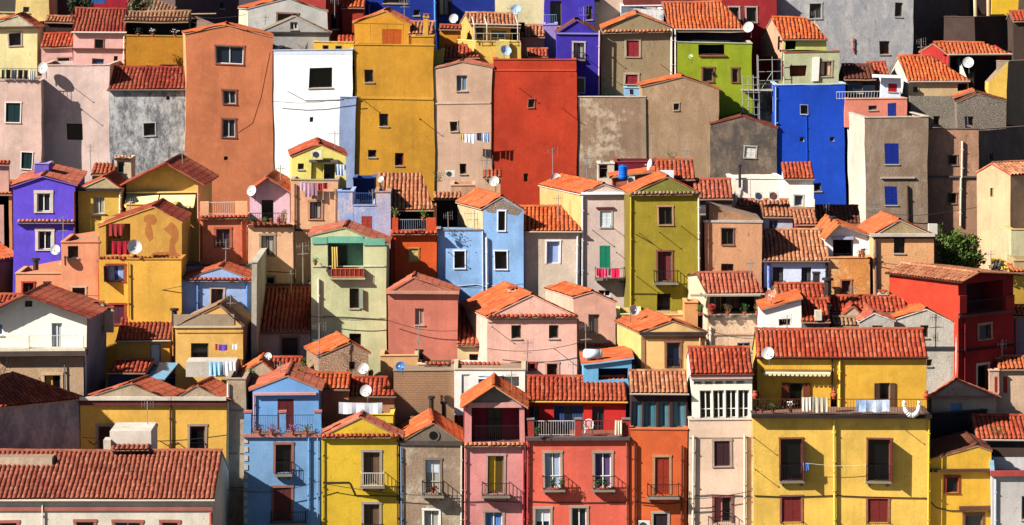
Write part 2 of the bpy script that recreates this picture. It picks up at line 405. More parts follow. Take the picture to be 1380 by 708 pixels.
def B(x0, x1, ey, Y, c, roof='flat', win=(), **k):
    """one block of the current house. roof: flat | gf (gable to the front) | gx (ridge along the front) | hip | shed | shl | shr"""
    global BLK
    Y0, Y1 = Y if isinstance(Y, tuple) else (Y, Y)
    eL, eR = ey if isinstance(ey, tuple) else (None, None)
    a, b = P(x0, 0, Y0), P(x1, 0, Y1); pl = Plane((a.x, a.y), (b.x, b.y)); W = pl.W
    if eL is None:
        z = P(0, ey, (Y0+Y1)/2).z; zL = zR = z
    else: zL, zR = P(0, eL, Y0).z, P(0, eR, Y1).z
    D = k.get('D', 6.5); tanp = k.get('tp', .36)
    kk = lambda py: (py-HY)/F
    ax = k.get('ax', (x0+x1)/2); ay = k.get('ay'); sh = 0
    if roof in ('gx', 'hip', 'shed'):
        zt0 = P(0, ay, (Y0+Y1)/2).z; r = max(.4, (zt0-max(zL, zR))/(tanp+kk(ay))); zr = max(zL, zR)+r*tanp
        if roof == 'gx': D = max(2*r, k.get('D', 0)) if k.get('D', 0) < 2*r else k['D']
        if roof == 'gx' and D < 2*r: D = 2*r
        if roof == 'shed': D = r
        if roof == 'hip': D = max(D, r*1.6)
    if roof == 'gf': D *= .85
    # depth vector
    back = -pl.n*D
    if 'sk' in k:
        yb = Y0+D; back = Vector(((x0+k['sk']-CX)*yb/F-a.x, D)) if k['sk'] < 0 else Vector(((x1+k['sk']-CX)*(Y1+D)/F-b.x, D))
    bd = back/D
    zg = k['zb'] if 'zb' in k else (P(0, k['by'], (Y0+Y1)/2).z if 'by' in k else ground(min(Y0, Y1))-.6)
    base = pl.w(W/2, max(zg, ground((Y0+Y1)/2)) if 'by' not in k else ground((Y0+Y1)/2)); _house_at(base)
    H = HOUSE
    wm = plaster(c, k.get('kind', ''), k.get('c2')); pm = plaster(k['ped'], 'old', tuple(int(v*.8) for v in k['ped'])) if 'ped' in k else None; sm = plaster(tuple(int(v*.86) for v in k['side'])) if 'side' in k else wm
    def bk(v, d=1.0): q = bd*(D*d); return Vector((v.x+q.x, v.y+q.y, v.z))
    # --- facade polygon
    hull = [(0, zg), (W, zg), (W, zR)]
    if roof == 'gf':
        ua, za = pl.hit(ax, ay); hull.append((ua, za))
    hull.append((0, zL))
    holes = []
    for s in win: 
        h = pl.rect(*s[1:5]); holes.append((max(h[0], .02), h[1], min(h[2], W-.02), h[3], s))
    mb = MB()
    us = sorted({0, W, *[h[0] for h in holes], *[h[2] for h in holes]}); zs = sorted({zg, max(p[1] for p in hull), max(zL, zR), *[h[1] for h in holes], *[h[3] for h in holes]})
    def fine(v, st=1.1):
        out = [v[0]]
        for a, b in zip(v, v[1:]):
            n = max(1, round((b-a)/st)); out += [a+(b-a)*i/n for i in range(1, n+1)]
        return out
    us, zs = fine(us), fine(zs)
    for u, u2 in zip(us, us[1:]):
        for z, z2 in zip(zs, zs[1:]):
            um, zm = (u+u2)/2, (z+z2)/2
            if any(h[0] < um < h[2] and h[1] < zm < h[3] for h in holes): continue
            q = clip_convex([(u, z), (u2, z), (u2, z2), (u, z2)], hull)
            if q: mb.poly([pl.w(p[0], p[1]) for p in q], pm if pm and z >= max(zL, zR)-1e-4 else wm)
    for h in holes:
        d = (h[4][5].get('dep', .2) if len(h[4]) > 5 else .2)
        for (p, q) in (((h[0], h[1]), (h[0], h[3])), ((h[0], h[3]), (h[2], h[3])), ((h[2], h[3]), (h[2], h[1])), ((h[2], h[1]), (h[0], h[1]))):
            mb.poly([pl.w(*p), pl.w(*q), pl.w(*q, -d), pl.w(*p, -d)], wm)
    fl, fr = pl.w(0, zL), pl.w(W, zR); fl0, fr0 = pl.w(0, zg), pl.w(W, zg)
    if roof == 'gx':
        rt = r/D
        ml = bk(pl.w(0, zr), rt); mr = bk(pl.w(W, zr), rt)
        sub_poly(mb, [fl0, fl, ml, bk(fl), bk(fl0)], sm); sub_poly(mb, [fr0, fr, mr, bk(fr), bk(fr0)], sm); sub_poly(mb, [bk(fl0), bk(fl), bk(fr), bk(fr0)], wm)
    elif roof == 'shed':
        tl, tr = bk(pl.w(0, zr)), bk(pl.w(W, zr))
        sub_poly(mb, [fl0, fl, tl, bk(fl0)], sm); sub_poly(mb, [fr0, fr, tr, bk(fr0)], sm); sub_poly(mb, [bk(fl0), tl, tr, bk(fr0)], wm)
    else:
        sub_poly(mb, [fl0, fl, bk(fl), bk(fl0)], sm); sub_poly(mb, [fr0, fr, bk(fr), bk(fr0)], sm)
        sub_poly(mb, [bk(pl.w(*p)) for p in hull], wm)
    mb.build('wall', H)
    # --- roof
    tk = k.get('t', 'red'); tm = tile_mat(tk); em = plaster(k.get('edge', (176, 140, 112))); gm = simple((112, 44, 26), .95); mb = MB()  # gm: dark slab colour standing for shade in the valleys between tiles
    def slab(pts, th=.09 if roof != 'gf' else .06):
        lo = [Vector(p)-Vector((0, 0, th)) for p in pts]; sub_poly(mb, pts, gm); sub_poly(mb, lo, em)
        for i in range(len(pts)): j = (i+1) % len(pts); sub_poly(mb, [lo[i], lo[j], pts[j], pts[i]], em)
    def face(pts, tl=True):
        slab(pts)
        if tl: mb.tiles([Vector(p) for p in pts], tm)
    up = Vector((0, 0, .1 if roof != 'gf' else .05)); ov = k.get('ov', .22)
    if roof == 'flat':
        th = .22; cm = plaster(k.get('cap') or tuple(min(255, v+14) for v in c))
        if k.get('cap') != 0:
            inn = Vector((0, 0, 0))
            pl.lbox(mb, -.04, W+.04, zL, zL+.07, -th, .05, cm)
            for s in (0, 1):
                A0, A1 = (fl, bk(fl)) if s == 0 else (fr, bk(fr)); dirn = pl.e*(1 if s == 0 else -1); q = Vector((dirn.x, dirn.y, 0))*th
                s3 = -Vector((dirn.x, dirn.y, 0))*.04
                nn = -Vector((pl.n.x, pl.n.y, 0))*th
                A0 = A0+nn*1.01
                mb.hexa([A0+s3, A0+q, A1+q, A1+s3, A0+s3+Vector((0, 0, .07)), A0+q+Vector((0, 0, .07)), A1+q+Vector((0, 0, .07)), A1+s3+Vector((0, 0, .07))], cm)
        fz = k.get('floor', .3); z3 = Vector((0, 0, -fz))
        mb.poly([fl+z3, fr+z3, bk(fr)+z3, bk(fl)+z3], plaster(k.get('fc', (170, 140, 115)), 'old'))
    elif roof == 'gf':
        ua, za = pl.hit(ax, ay); sl = (za-zL)/max(ua, .1); sr = (za-zR)/max(W-ua, .1); nO = k.get('fo', .05)
        fo = Vector((pl.n.x, pl.n.y, 0))*nO; bo = bk(Vector((0, 0, 0)))+Vector((bd.x, bd.y, 0))*.1
        A = pl.w(-ov, zL-sl*ov)+up; C = pl.w(ua, za)+up; E = pl.w(W+ov, zR-sr*ov)+up
        face([A+fo, A+bo, C+bo, C+fo]); face([E+fo, E+bo, C+bo, C+fo]); mb.ridge(C+fo+up*.4, C+bo+up*.4, tm)
        if nO > .3:                                     # verge tiles where the eave stands well out
            for q in (A, E): mb.ridge(q+fo+up*.3, C+fo+up*.3, tm, .08)
    elif roof == 'gx':
        n3 = Vector((pl.n.x, pl.n.y, 0)); ovd = tanp*ov
        A = pl.w(-.06, zL-ovd)+up+n3*ov; E = pl.w(W+.06, zR-ovd)+up+n3*ov
        rl = bk(pl.w(-.06, zr), rt)+up; rr = bk(pl.w(W+.06, zr), rt)+up
        if 'r0' in k: rl = bk(pl.w(pl.hit(k['r0'], ay)[0], zr), rt)+up
        if 'r1' in k: rr = bk(pl.w(pl.hit(k['r1'], ay)[0], zr), rt)+up
        BLk = bk(pl.w(-.06, zL-ovd))+up-n3*.1; BR = bk(pl.w(W+.06, zR-ovd))+up-n3*.1
        face([A, E, rr, rl]); face([BLk, BR, rr, rl]); mb.ridge(rl+up*.4, rr+up*.4, tm)
        if 'r0' in k: face([A, BLk, rl])
        if 'r1' in k: face([E, BR, rr])
    elif roof == 'shed':
        n3 = Vector((pl.n.x, pl.n.y, 0)); ovd = tanp*ov
        A = pl.w(-.08, zL-ovd)+up+n3*ov; E = pl.w(W+.08, zR-ovd)+up+n3*ov
        face([A, E, bk(pl.w(W+.08, zr))+up, bk(pl.w(-.08, zr))+up])
    elif roof == 'hip':
        n3 = Vector((pl.n.x, pl.n.y, 0)); ovd = tanp*ov
        A = pl.w(-ov, zL-ovd)+up+n3*ov; E = pl.w(W+ov, zR-ovd)+up+n3*ov
        q = bd*r; yb = (Y0+Y1)/2+r; xa = (ax-CX)*yb/F; uu = (Vector((xa, yb))-Vector((pl.A.x, pl.A.y))-q).dot(pl.e)
        C = Vector((xa, yb, zr))+up; rem = max(.1, D-r*(1 if k.get('bh') else 0)-r*.0); Cb = C+Vector((bd.x, bd.y, 0))*max(.05, D-2*r)
        AB = bk(pl.w(-ov, zL-ovd))+up-n3*.1; EB = bk(pl.w(W+ov, zR-ovd))+up-n3*.1
        face([A, E, C]); face([A, AB, Cb, C]); face([E, EB, Cb, C]); face([AB, EB, Cb]); 
        for p in (A, E): mb.ridge(p+up*.3, C+up*.3, tm, .11)
        mb.ridge(C+up*.4, Cb+up*.4, tm)
    elif roof in ('shl', 'shr'):
        lowl = roof == 'shl'; s_ = (zR-zL)/W; fo = Vector((pl.n.x, pl.n.y, 0))*.18
        A = pl.w(-ov, zL-s_*ov)+up; E = pl.w(W+ov, zR+s_*ov)+up
        if lowl: face([A+fo, bk(A), bk(E), E+fo])
        else: face([E+fo, bk(E), bk(A), A+fo])
    mb.build('roof', H)
    for s in win: do_window(pl, H, s, wm)
    if roof == 'gx' and W > 2.5 and 'gut' not in k: k['gut'] = random.choice(((120, 108, 98), (96, 52, 44), (186, 176, 160)))
    if roof in ('gx', 'gf', 'hip', 'shed') and k.get('gut', 0):
        gut = simple(k['gut'], .5); g = MB()
        g.tube(pl.w(-.1, zL-.02, ov+.04), pl.w(W+.1, zR-.02, ov+.04), .055, gut, 6); g.build('gutter', H)
    BLK = dict(pl=pl, H=H, wm=wm, bd=bd, D=D, zL=zL)
    return BLK
# ---- parts on the last block
def band(x0, x1, y0, y1, c, out=.06, name='cornice'):
    pl = BLK['pl']; a, zb, b, zt = pl.rect(x0, y0, x1, y1); mb = MB(); pl.lbox(mb, a, b, zb, zt, 0, out, plaster(c)); mb.build(name, BLK['H'])
def box3(x0, x1, y0, y1, o0, o1, c, name):
    pl = BLK['pl']; a, zb, b, zt = pl.rect(x0, y0, x1, y1); mb = MB(); pl.lbox(mb, a, b, zb, zt, o0, o1, plaster(c)); return mb.build(name, BLK['H'])
def tband(x0, x1, y, t='red', out=.32):
    pl = BLK['pl']; a, z = pl.hit(x0, y); b, _ = pl.hit(x1, y); mb = MB(); m = tile_mat(t); e = plaster((176, 140, 112))
    p = [pl.w(a, z, out), pl.w(b, z, out), pl.w(b, z+.14, 0), pl.w(a, z+.14, 0)]
    mb.poly([pl.w(a, z-.05, out-.03), pl.w(b, z-.05, out-.03), pl.w(b, z-.12, 0), pl.w(a, z-.12, 0)], e)
    mb.poly([pl.w(a, z-.05, out-.03), pl.w(b, z-.05, out-.03), pl.w(b, z+.0, out-.03), pl.w(a, z+.0, out-.03)], e)
    mb.tiles(p, m, .27, .5, .085); mb.build('tile_course', BLK['H'])
def pipe(x, y0, y1, c=(225, 215, 200), r=.055, out=.1):
    r *= .78
    pl = BLK['pl']; u, z1 = pl.hit(x, y0); _, z0 = pl.hit(x, y1); mb = MB(); m = simple(c, .5)
    z0 = max(z0, ground(pl.A.y))
    mb.tube(pl.w(u, z0, out), pl.w(u, z1, out), r, m, 8)
    n = max(2, int((z1-z0)/1.6))
    for i in range(n): z = z0+(z1-z0)*(i+.5)/n; pl.lbox(mb, u-r-.02, u+r+.02, z, z+.05, 0, out+r+.01, m)
    mb.build('downpipe', BLK['H'])
def rail(x0, x1, y0, y1, c=(30, 28, 30), out=0.0, sides=False, name='railing', step=.14):
    pl = BLK['pl']; a, zb, b, zt = pl.rect(x0, y0, x1, y1); railing(pl, a, b, zb, zt, out, simple(c, .5), BLK['H'], sides, step, name)
def cable(pts, c=(40, 36, 36), r=.022, out=.05):
    pl = BLK['pl']; mb = MB(); mb.path([pl.w(*pl.hit(*p), out) for p in pts], r, simple(c, .7)); mb.build('cable', BLK['H'])
def chimney(x, y0, y1, w=.5, c=(214, 180, 150), off=1.5, style='pot', d=.5):
    """x centre, y0 top, y1 where it leaves the roof, off: metres behind the facade"""
    Yc = BLK['pl'].A.y+off; p, q = P(x, y0, Yc), P(x, y1, Yc); mb = MB(); m = plaster(c)
    if style == 'pot':
        mb.box((p.x-w/2, Yc-d/2, q.z-.8), (p.x+w/2, Yc+d/2, p.z-.22), m); mb.box((p.x-w/2-.06, Yc-d/2-.06, p.z-.22), (p.x+w/2+.06, Yc+d/2+.06, p.z-.15), m)
        for i in (-1, 1): mb.box((p.x+i*w*.38-.05, Yc-d/2, p.z-.15), (p.x+i*w*.38+.05, Yc+d/2, p.z), m)
        mb.box((p.x-w/2-.04, Yc-d/2-.04, p.z), (p.x+w/2+.04, Yc+d/2+.04, p.z+.06), tile_mat('red'))
    elif style == 'pipe':
        s = simple((60, 52, 50), .5, .3); mb.tube((p.x, Yc, q.z-.6), (p.x, Yc, p.z-.1), w/2, s, 8); mb.tube((p.x, Yc, p.z-.14), (p.x, Yc, p.z), w*.8, s, 10)
    else:
        mb.box((p.x-w/2, Yc-d/2, q.z-.8), (p.x+w/2, Yc+d/2, p.z), m); mb.box((p.x-w/2-.05, Yc-d/2-.05, p.z), (p.x+w/2+.05, Yc+d/2+.05, p.z+.08), m)
    mb.build('chimney', BLK['H'])
def skylight(x0, x1, y0, y1, off):
    Yc = BLK['pl'].A.y+off; a, b = P(x0, y1, Yc-.4), P(x1, y0, Yc+.4); mb = MB()
    mb.hexa([(a.x, a.y, a.z), (b.x, a.y, a.z), (b.x, b.y, b.z), (a.x, b.y, b.z), (a.x, a.y, a.z+.12), (b.x, a.y, a.z+.12), (b.x, b.y, b.z+.12), (a.x, b.y, b.z+.12)], simple((190, 190, 190), .3))
    mb.build('skylight', BLK['H'])
def awn(x0, x1, y0, y1, c, out=1.0):
    pl = BLK['pl']; a, z1 = pl.hit(x0, y0); b, _ = pl.hit(x1, y0); _, z0 = pl.hit(x0, y1); mb = MB(); m = simple(c, .9)
    mb.hexa([pl.w(a, z0, out), pl.w(b, z0, out), pl.w(b, z1-.03, 0), pl.w(a, z1-.03, 0), pl.w(a, z0+.03, out), pl.w(b, z0+.03, out), pl.w(b, z1, 0), pl.w(a, z1, 0)], m)
    n = int((b-a)/.25); w = (b-a)/n
    for i in range(n): mb.poly([pl.w(a+i*w, z0, out), pl.w(a+i*w+w, z0, out), pl.w(a+i*w+w*.75, z0-.14, out), pl.w(a+i*w+w*.25, z0-.14, out)], m)
    mb.build('awning', BLK['H'])
def rods(*pts, L=.75, c=(70, 50, 44)):
    pl = BLK['pl']; m = simple(c, .6, .4)
    for x, y in pts:
        u, z = pl.hit(x, y); mb = MB(); mb.tube(pl.w(u, z, -.02), pl.w(u, z+.02, L), .022, m, 5); mb.tube(pl.w(u, z+.02, L), pl.w(u, z+.1, L), .02, m, 5); mb.build('iron_bracket', BLK['H'])
# ---- small things
def dish(label, x, y, r, Y, face=(-.25, -.9, .35), c=(206, 204, 200), drop=None):
    p = P(x, y, Y); rm = r*Y/F; t = thing('satellite_dish', label, 'satellite dish', p-Vector((0, 0, rm+.25)), 'satellite dishes on the houses')
    n = Vector(face).normalized(); a = n.orthogonal().normalized(); b = n.cross(a); m = simple(c, .5, var=.12); mb = MB()
    N, K = 20, 4; rings = []
    for side in (0, 1):
        for j in range(K+1):
            rr = rm*j/K
            base = p+n*(rr*rr/rm*.42-(.012 if side else 0))
            rings.append([tuple(base+a*math.cos(2*math.pi*i/N)*rr+b*math.sin(2*math.pi*i/N)*rr) for i in range(N)])
    for s0 in (0, K+1):
        for j in range(K):
            for i in range(N):
                i2 = (i+1) % N; r0, r1 = rings[s0+j], rings[s0+j+1]
                if j == 0: mb.poly([r0[0], r1[i], r1[i2]], m)
                else: mb.poly([r0[i], r1[i], r1[i2], r0[i2]], m)
    for i in range(N):
        i2 = (i+1) % N; mb.poly([rings[K][i], rings[K][i2], rings[2*K+1][i2], rings[2*K+1][i]], m)
    mb.build('reflector', t)
    g = simple((120, 118, 116), .4, .4); mb = MB(); low = p-b*0-Vector((0, 0, rm*.9)); foc = p+n*rm*.95-Vector((0, 0, rm*.2))
    mb.tube(low+n*.1, foc, .016, g, 5); mb.build('feed_arm', t)
    mb = MB(); mb.tube(foc-n*.06, foc+n*.08, .05, simple((200, 200, 200), .4), 8); mb.build('receiver', t)
    mb = MB(); q = p-n*.06; bq = p-n*.3; mb.tube(q, bq, .035, g, 6); mb.tube(bq, bq-Vector((0, 0, rm+.25 if drop is None else drop)), .03, g, 6); mb.build('mast', t)
def antenna(label, x, y0, y1, Y, arms=((0, .9),), n=7, c=(170, 165, 160), tilt=0.0):
    p, q = P(x, y0, Y), P(x, y1, Y); t = thing('tv_antenna', label, 'TV antenna', q, 'TV antennas on the roofs'); m = simple(c, .4, .5); mb = MB()
    mb.tube(q, p, .028, m, 6); mb.build('mast', t)
    for k2, (dz, L) in enumerate(arms):
        mb = MB(); o = p-Vector((0, 0, .1+dz)); d = Vector((math.cos(R(25*(k2+1)*(-1)**k2)), math.sin(R(20)), 0)).normalized()
        mb.tube(o-d*L/2, o+d*L/2, .016, m, 4); s = Vector((0, 0, 1)) if k2 % 2 == 0 else d.cross(Vector((0, 0, 1)))
        for i in range(n):
            c0 = o+d*(L*(i/(n-1)-.5)); l = .16+.14*(i/(n-1)); mb.tube(c0-s*l, c0+s*l, .012, m, 4)
        mb.build('aerial', t)
def cloth(mb, a, b, drop, m, sag=.03, nx=10, nz=6, fold=.05):
    """hanging cloth between a and b"""
    a, b = Vector(a), Vector(b); e = (b-a); n = Vector((-e.y, e.x, 0)).normalized(); ph = random.random()*6
    g = [[a+e*(i/nx)+n*(fold*math.sin(i*1.9+ph)*(.3+.7*j/nz)+.01)-Vector((0, 0, drop*j/nz*(1+.05*math.sin(i*1.3+ph))+sag*math.sin(math.pi*i/nx))) for i in range(nx+1)] for j in range(nz+1)]
    for j in range(nz):
        for i in range(nx): mb.poly([g[j+1][i], g[j+1][i+1], g[j][i+1], g[j][i]], m)
def towel(label, x0, x1, y0, y1, Y, c, name='hanging_cloth', cat='laundry', group='laundry hung out on the houses', c2=None):
    a, b = P(x0, y0, Y), P(x1, y0, Y); d = (y1-y0)*Y/F; m = simple(c, .9) if not c2 else plaster(c, 'old', c2); mb = MB()
    cloth(mb, a, b, d, m); cloth(mb, a+Vector((0, .09, 0)), b+Vector((0, .09, 0)), d*.6, m)
    o = mb.build(name, None, Vector((a.x, a.y, a.z-d)), smooth=True); o['label'] = label; o['category'] = cat; o['group'] = group
def laundry(label, x0, x1, y, Y, items, slack=.08, cat='laundry'):
    """line of garments; items: (f0,f1,dropm,colour)"""
    a, b = P(x0, y, Y), P(x1, y, Y); t = thing('clothes_line', label, cat, (a+b)/2); mb = MB()
    pts = [a+(b-a)*(i/8)-Vector((0, 0, slack*math.sin(math.pi*i/8))) for i in range(9)]
    mb.path(pts, .012, simple((200, 200, 195), .6)); mb.build('line', t)
    for f0, f1, d, c in items:
        mb = MB(); p, q = a+(b-a)*f0, a+(b-a)*f1; s = Vector((0, 0, slack*math.sin(math.pi*(f0+f1)/2)))
        cloth(mb, p-s, q-s, d, simple(c, .9), .01, 5, 4, .03); mb.build('garment', t, smooth=True)
def plant(label, x, y, Y, h=.5, w=.4, c=(70, 100, 40), flower=None, pot=(170, 84, 54), potless=False, name='potted_plant', group='potted plants on the terraces'):
    """x,y: px of the pot's foot"""
    p = P(x, y, Y); t = thing(name, label, 'plant', p, group); mb = MB(); z = 0
    if not potless:
        m = simple(pot, .8); mb.tube(p, p+Vector((0, 0, .2)), .08, m, 10, .12); mb.tube(p+Vector((0, 0, .18)), p+Vector((0, 0, .22)), .135, m, 10); mb.build('pot', t); z = .2
    mb = MB(); lm = simple(c, .7, 0, .6); lm2 = simple(tuple(int(v*1.35) for v in c), .7, 0, .6)
    for i in range(70):
        r = Vector((random.gauss(0, w*.3), random.gauss(0, w*.3), random.uniform(0, h))); o = p+Vector((0, 0, z))+r; d = Vector((random.uniform(-1, 1), random.uniform(-1, 1), random.uniform(-.5, 1))).normalized()*.09
        s = d.orthogonal().normalized()*.045; mb.poly([o-s, o+d*.5-s*.2+Vector((0, 0, .01)), o+d, o+s], random.choice((lm, lm2)))
        if i % 6 == 0: mb.tube(p+Vector((0, 0, z)), o, .008, lm, 3)
    mb.build('foliage', t)
    if flower:
        mb = MB(); fm = simple(flower, .7)
        for i in range(10): mb.ball(p+Vector((random.gauss(0, w*.3), random.gauss(0, w*.3)-.05, z+random.uniform(.4, 1)*h)), .045, fm, 6, 4)
        mb.build('flowers', t)
def ac(label, x0, x1, y0, y1, Y, fan=(60, 60, 60)):
    a, b = P(x0, y1, Y), P(x1, y0, Y); t = thing('air_conditioner', label, 'air conditioner', ((a.x+b.x)/2, Y, a.z), 'air conditioners'); mb = MB(); m = simple((225, 222, 212), .5)
    mb.box((a.x, Y-.15, a.z), (b.x, Y+.15, b.z), m); mb.box((a.x-.01, Y-.17, a.z+.02), (a.x+.04, Y-.15, b.z-.02), m); mb.build('casing', t)
    mb = MB(); c = Vector(((a.x*.6+b.x*.4), Y-.155, (a.z+b.z)/2)); r = (b.z-a.z)*.4
    for q in (.35, .6, .85, 1): 
        for i in range(14):
            g0, g1 = 2*math.pi*i/14, 2*math.pi*(i+1)/14
            mb.tube(c+Vector((math.cos(g0)*r*q, -.01, math.sin(g0)*r*q)), c+Vector((math.cos(g1)*r*q, -.01, math.sin(g1)*r*q)), .012, simple((90, 90, 90), .5), 4)
    mb.tube(c, c+Vector((0, -.006, 0)), r, simple(fan, .6), 14); mb.build('fan_grille', t)
# ================================================================ FRONT ROW
S = {'su': STONE}
house('long_low_house', 'long low cream building with a wide tiled roof at the bottom left corner')
B(-60, 288, 673, 192, (240, 226, 204), 'gx', ay=611, t='dull', tp=.34, edge=(224, 206, 180), gut=(214, 200, 180), win=[
    ('k', 0, 705, 23, 730, {'su': ((190, 110, 95), .16)}), ('k', 103, 704, 126, 730, {'su': ((190, 110, 95), .16)}),
    ('w', 154, 704, 189, 730, {'su': ((190, 110, 95), .16)}), ('k', 218, 704, 239, 730, {'su': ((190, 110, 95), .16)})])
band(-60, 287, 683, 688, (186, 104, 88), .09); pipe(58, 675, 760, (228, 220, 205)); pipe(284, 690, 760, (190, 104, 88), .12, .06)
house('stair_hut', 'white box shaped dormer standing out of the long tiled roof', cat='dormer')
B(148, 204, 581, 197.5, (230, 218, 200), 'flat', D=3.2, by=640, floor=0, cap=0, fc=(230, 218, 200))
box3(140, 150, 592, 614, -.8, .3, (214, 200, 178), 'wall'); tband(150, 203, 603, 'dull', 1.0)
house('terrace_wall', 'pale low rendered parapet block at the left end of the long tiled roof', cat='wall')
B(-60, 70, 617, 195.5, (206, 180, 150), 'flat', D=2.6, by=650, floor=.0, cap=0, kind='old')

house('shaded_house', 'dark windowless house with purple grey rough wall in shade, left edge')
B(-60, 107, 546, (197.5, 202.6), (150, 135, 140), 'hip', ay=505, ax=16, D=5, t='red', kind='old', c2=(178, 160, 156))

house('yellow_house', 'wide ochre yellow house with twin pale pediments above the long low roof')
B(108, 231, 540, 202.6, (246, 186, 76), 'gf', ax=176, ay=518, D=3.4, sk=22, ped=(204, 178, 148), t='red', win=[('k', 132, 575, 150, 640, S), ('k', 188, 574, 208, 640, S)])
band(108, 231, 534.5, 539, (226, 212, 190), .3); band(108, 231, 540, 546, (110, 46, 44), .2)
B(231.6, 305, 540, 202.6, (246, 186, 76), 'gf', ax=264, ay=520, D=3.4, sk=20, ped=(204, 178, 148), t='red', win=[('k', 256, 574, 276, 625, {'su': STONE, 'bal': (257, 275, 596, 610, (20, 20, 22), .12)})])
band(231.6, 305, 534.5, 539, (226, 212, 190), .3); band(231.6, 305, 540, 546, (110, 46, 44), .2); pipe(230, 545, 700, (92, 60, 40), .07)
cable([(118, 594), (126, 600), (132, 596)]); cable([(215, 594), (226, 600), (240, 596), (250, 604)])
antenna('bare thin aerial standing before the windows of the ochre yellow twin pediment house', 199, 538, 612, 200, ((.2, .7),), 5)

house('party_wall', 'tall narrow bare concrete coloured house between ochre and sky blue houses')
B(305, 331, 511, 203, (176, 150, 122), 'flat', D=7, kind='old', c2=(196, 172, 142))
for y in (552, 610, 656): band(310, 330, y, y+1.5, (140, 118, 96), .03)
pipe(307, 516, 700, (232, 224, 210), .07)

house('sky_blue_house', 'sky blue house with roof terrace, low gable and reddish doors')
B(328.5, 432, 587, 200, (126, 170, 214), 'flat', D=8, fc=(150, 110, 90), cap=(190, 110, 100), floor=.05, win=[
    ('k', 371, 599, 392, 637, {'su': (168, 106, 92), 'c': (70, 26, 28), 'bal': (372, 393, 622, 638, (24, 24, 30), .35)}),
    ('s', 369, 657, 392, 702, {'su': (168, 106, 92), 'c': (96, 40, 40), 'bal': (366, 412, 688, 703, (24, 24, 30), .5)})])
band(327, 433, 585, 589, (196, 120, 108), .16); pipe(416, 588, 700, (110, 160, 210), .07); pipe(428, 590, 700, (130, 170, 215), .05)
for y in range(590, 708, 12): band(329, 334, y, y+7, (214, 196, 170), .04, 'quoin')
for a, b, t in ((328.5, 338, 556), (376, 385, 556), (424, 433, 556)):
    box3(a, b, t, 585, -.35, 0, (110, 165, 220), 'pillar'); box3(a-1, b+1, t-2.5, t, -.4, .05, (196, 120, 108), 'pillar_cap')
rail(338, 376, 560, 584, (60, 70, 90), -.15); rail(385, 424, 560, 584, (60, 70, 90), -.15)
B(340, 430, 525, 202.3, (112, 166, 224), 'gf', ax=387, ay=508, D=7, t='salmon', by=600, win=[('s', 374, 538, 396, 580, {'c': (92, 30, 34)})])
band(341, 427, 529, 532, (216, 150, 140), .25); pipe(342, 533, 580, (216, 150, 140), .06)
for x, c2, n in ((349, (90, 50, 40), 'russet'), (366, (120, 60, 80), 'low reddish'), (394, (100, 60, 90), 'violet'), (413, (80, 90, 50), 'small green')):
    plant(f'{n} potted plant on the ledge of the sky blue house terrace', x, 585, 199.8, .35, .5, c2, (180, 70, 110) if x > 390 and x < 400 else None)
antenna('pole aerial on the gable of the sky blue terrace house', 378, 488, 512, 204, ((.1, .7),), 5)

house('yellow_house', 'lemon yellow house with tiled string course and two grey framed doors')
B(433, 538, 589, 200, (232, 188, 44), 'gf', ax=487, ay=564, D=2.5, t='salmon', win=[
    ('k', 490, 610, 512, 654, {'su': (172, 160, 150), 'g': (30, 26, 26), 'cur': (110, 80, 60), 'bal': (487, 518, 636, 654, (226, 216, 205), .6)}),
    ('k', 490, 680, 511, 730, {'su': (172, 160, 150), 'g': (30, 26, 26), 'cur': (110, 80, 60), 'bal': (487, 514, 706, 730, (40, 36, 34), .4)})])
tband(433, 538, 589, 'red'); pipe(434.5, 592, 720, (226, 196, 60), .05); pipe(536, 592, 720, (90, 50, 50), .06)
cable([(434, 650), (470, 650), (478, 668), (536, 669)], r=.03)
house('terrace_room', 'small yellow roof terrace box with white awning between blue and grey gabled roofs')
B(441, 529, 534, 208, (240, 200, 60), 'flat', D=3, cap=(240, 206, 90))
B(493, 530, 559, 203.5, (242, 206, 60), 'flat', D=3)
towel('ragged white awning sheet over the yellow terrace box', 457, 515, 543, 558, 202.5, (216, 220, 226), 'awning', 'awning', None)
dish('white dish on the yellow roof terrace box', 494, 527, 8, 205)

house('grey_house', 'narrow peeling grey brown house with round hole in its pediment')
B(540, 623, 597, 200, (170, 142, 116), 'gf', ax=584, ay=571, ped=(140, 122, 104), D=6.5, sk=-3, t='orange', kind='peel', c2=(190, 176, 154), win=[
    ('w', 574, 620, 593, 664, {'su': (150, 130, 110), 'c': (190, 180, 165), 'half': (200, 214, 230), 'bal': (570, 598, 648, 666, (24, 24, 24), .7)}),
    ('w', 572, 688, 592, 730, {'su': ((224, 218, 206), .12), 'c': (230, 226, 214), 'cur': (180, 178, 170)})])
band(540, 623, 594, 600, (90, 78, 70), .1); pipe(541, 602, 720, (120, 150, 190), .05); pipe(622, 600, 720, (224, 214, 196), .06)
u, z = BLK['pl'].hit(584, 587); mb = MB(); pl = BLK['pl']
for q, m_, o1 in ((.36, plaster((130, 112, 96)), .05), (.25, glass(), .06)):
    mb.tube(pl.w(u, z, 0), pl.w(u, z, o1), q, m_, 20)
mb.build('round_window', BLK['H'])
chimney(581, 534, 553, .28, (120, 90, 70), 5, 'pipe'); chimney(598, 541, 556, .28, (150, 130, 110), 5.5, 'pipe')
plant('scarlet flowers in pots on the balcony of the peeling grey house', 584, 665, 199.5, .2, .5, (60, 50, 30), (170, 40, 30))

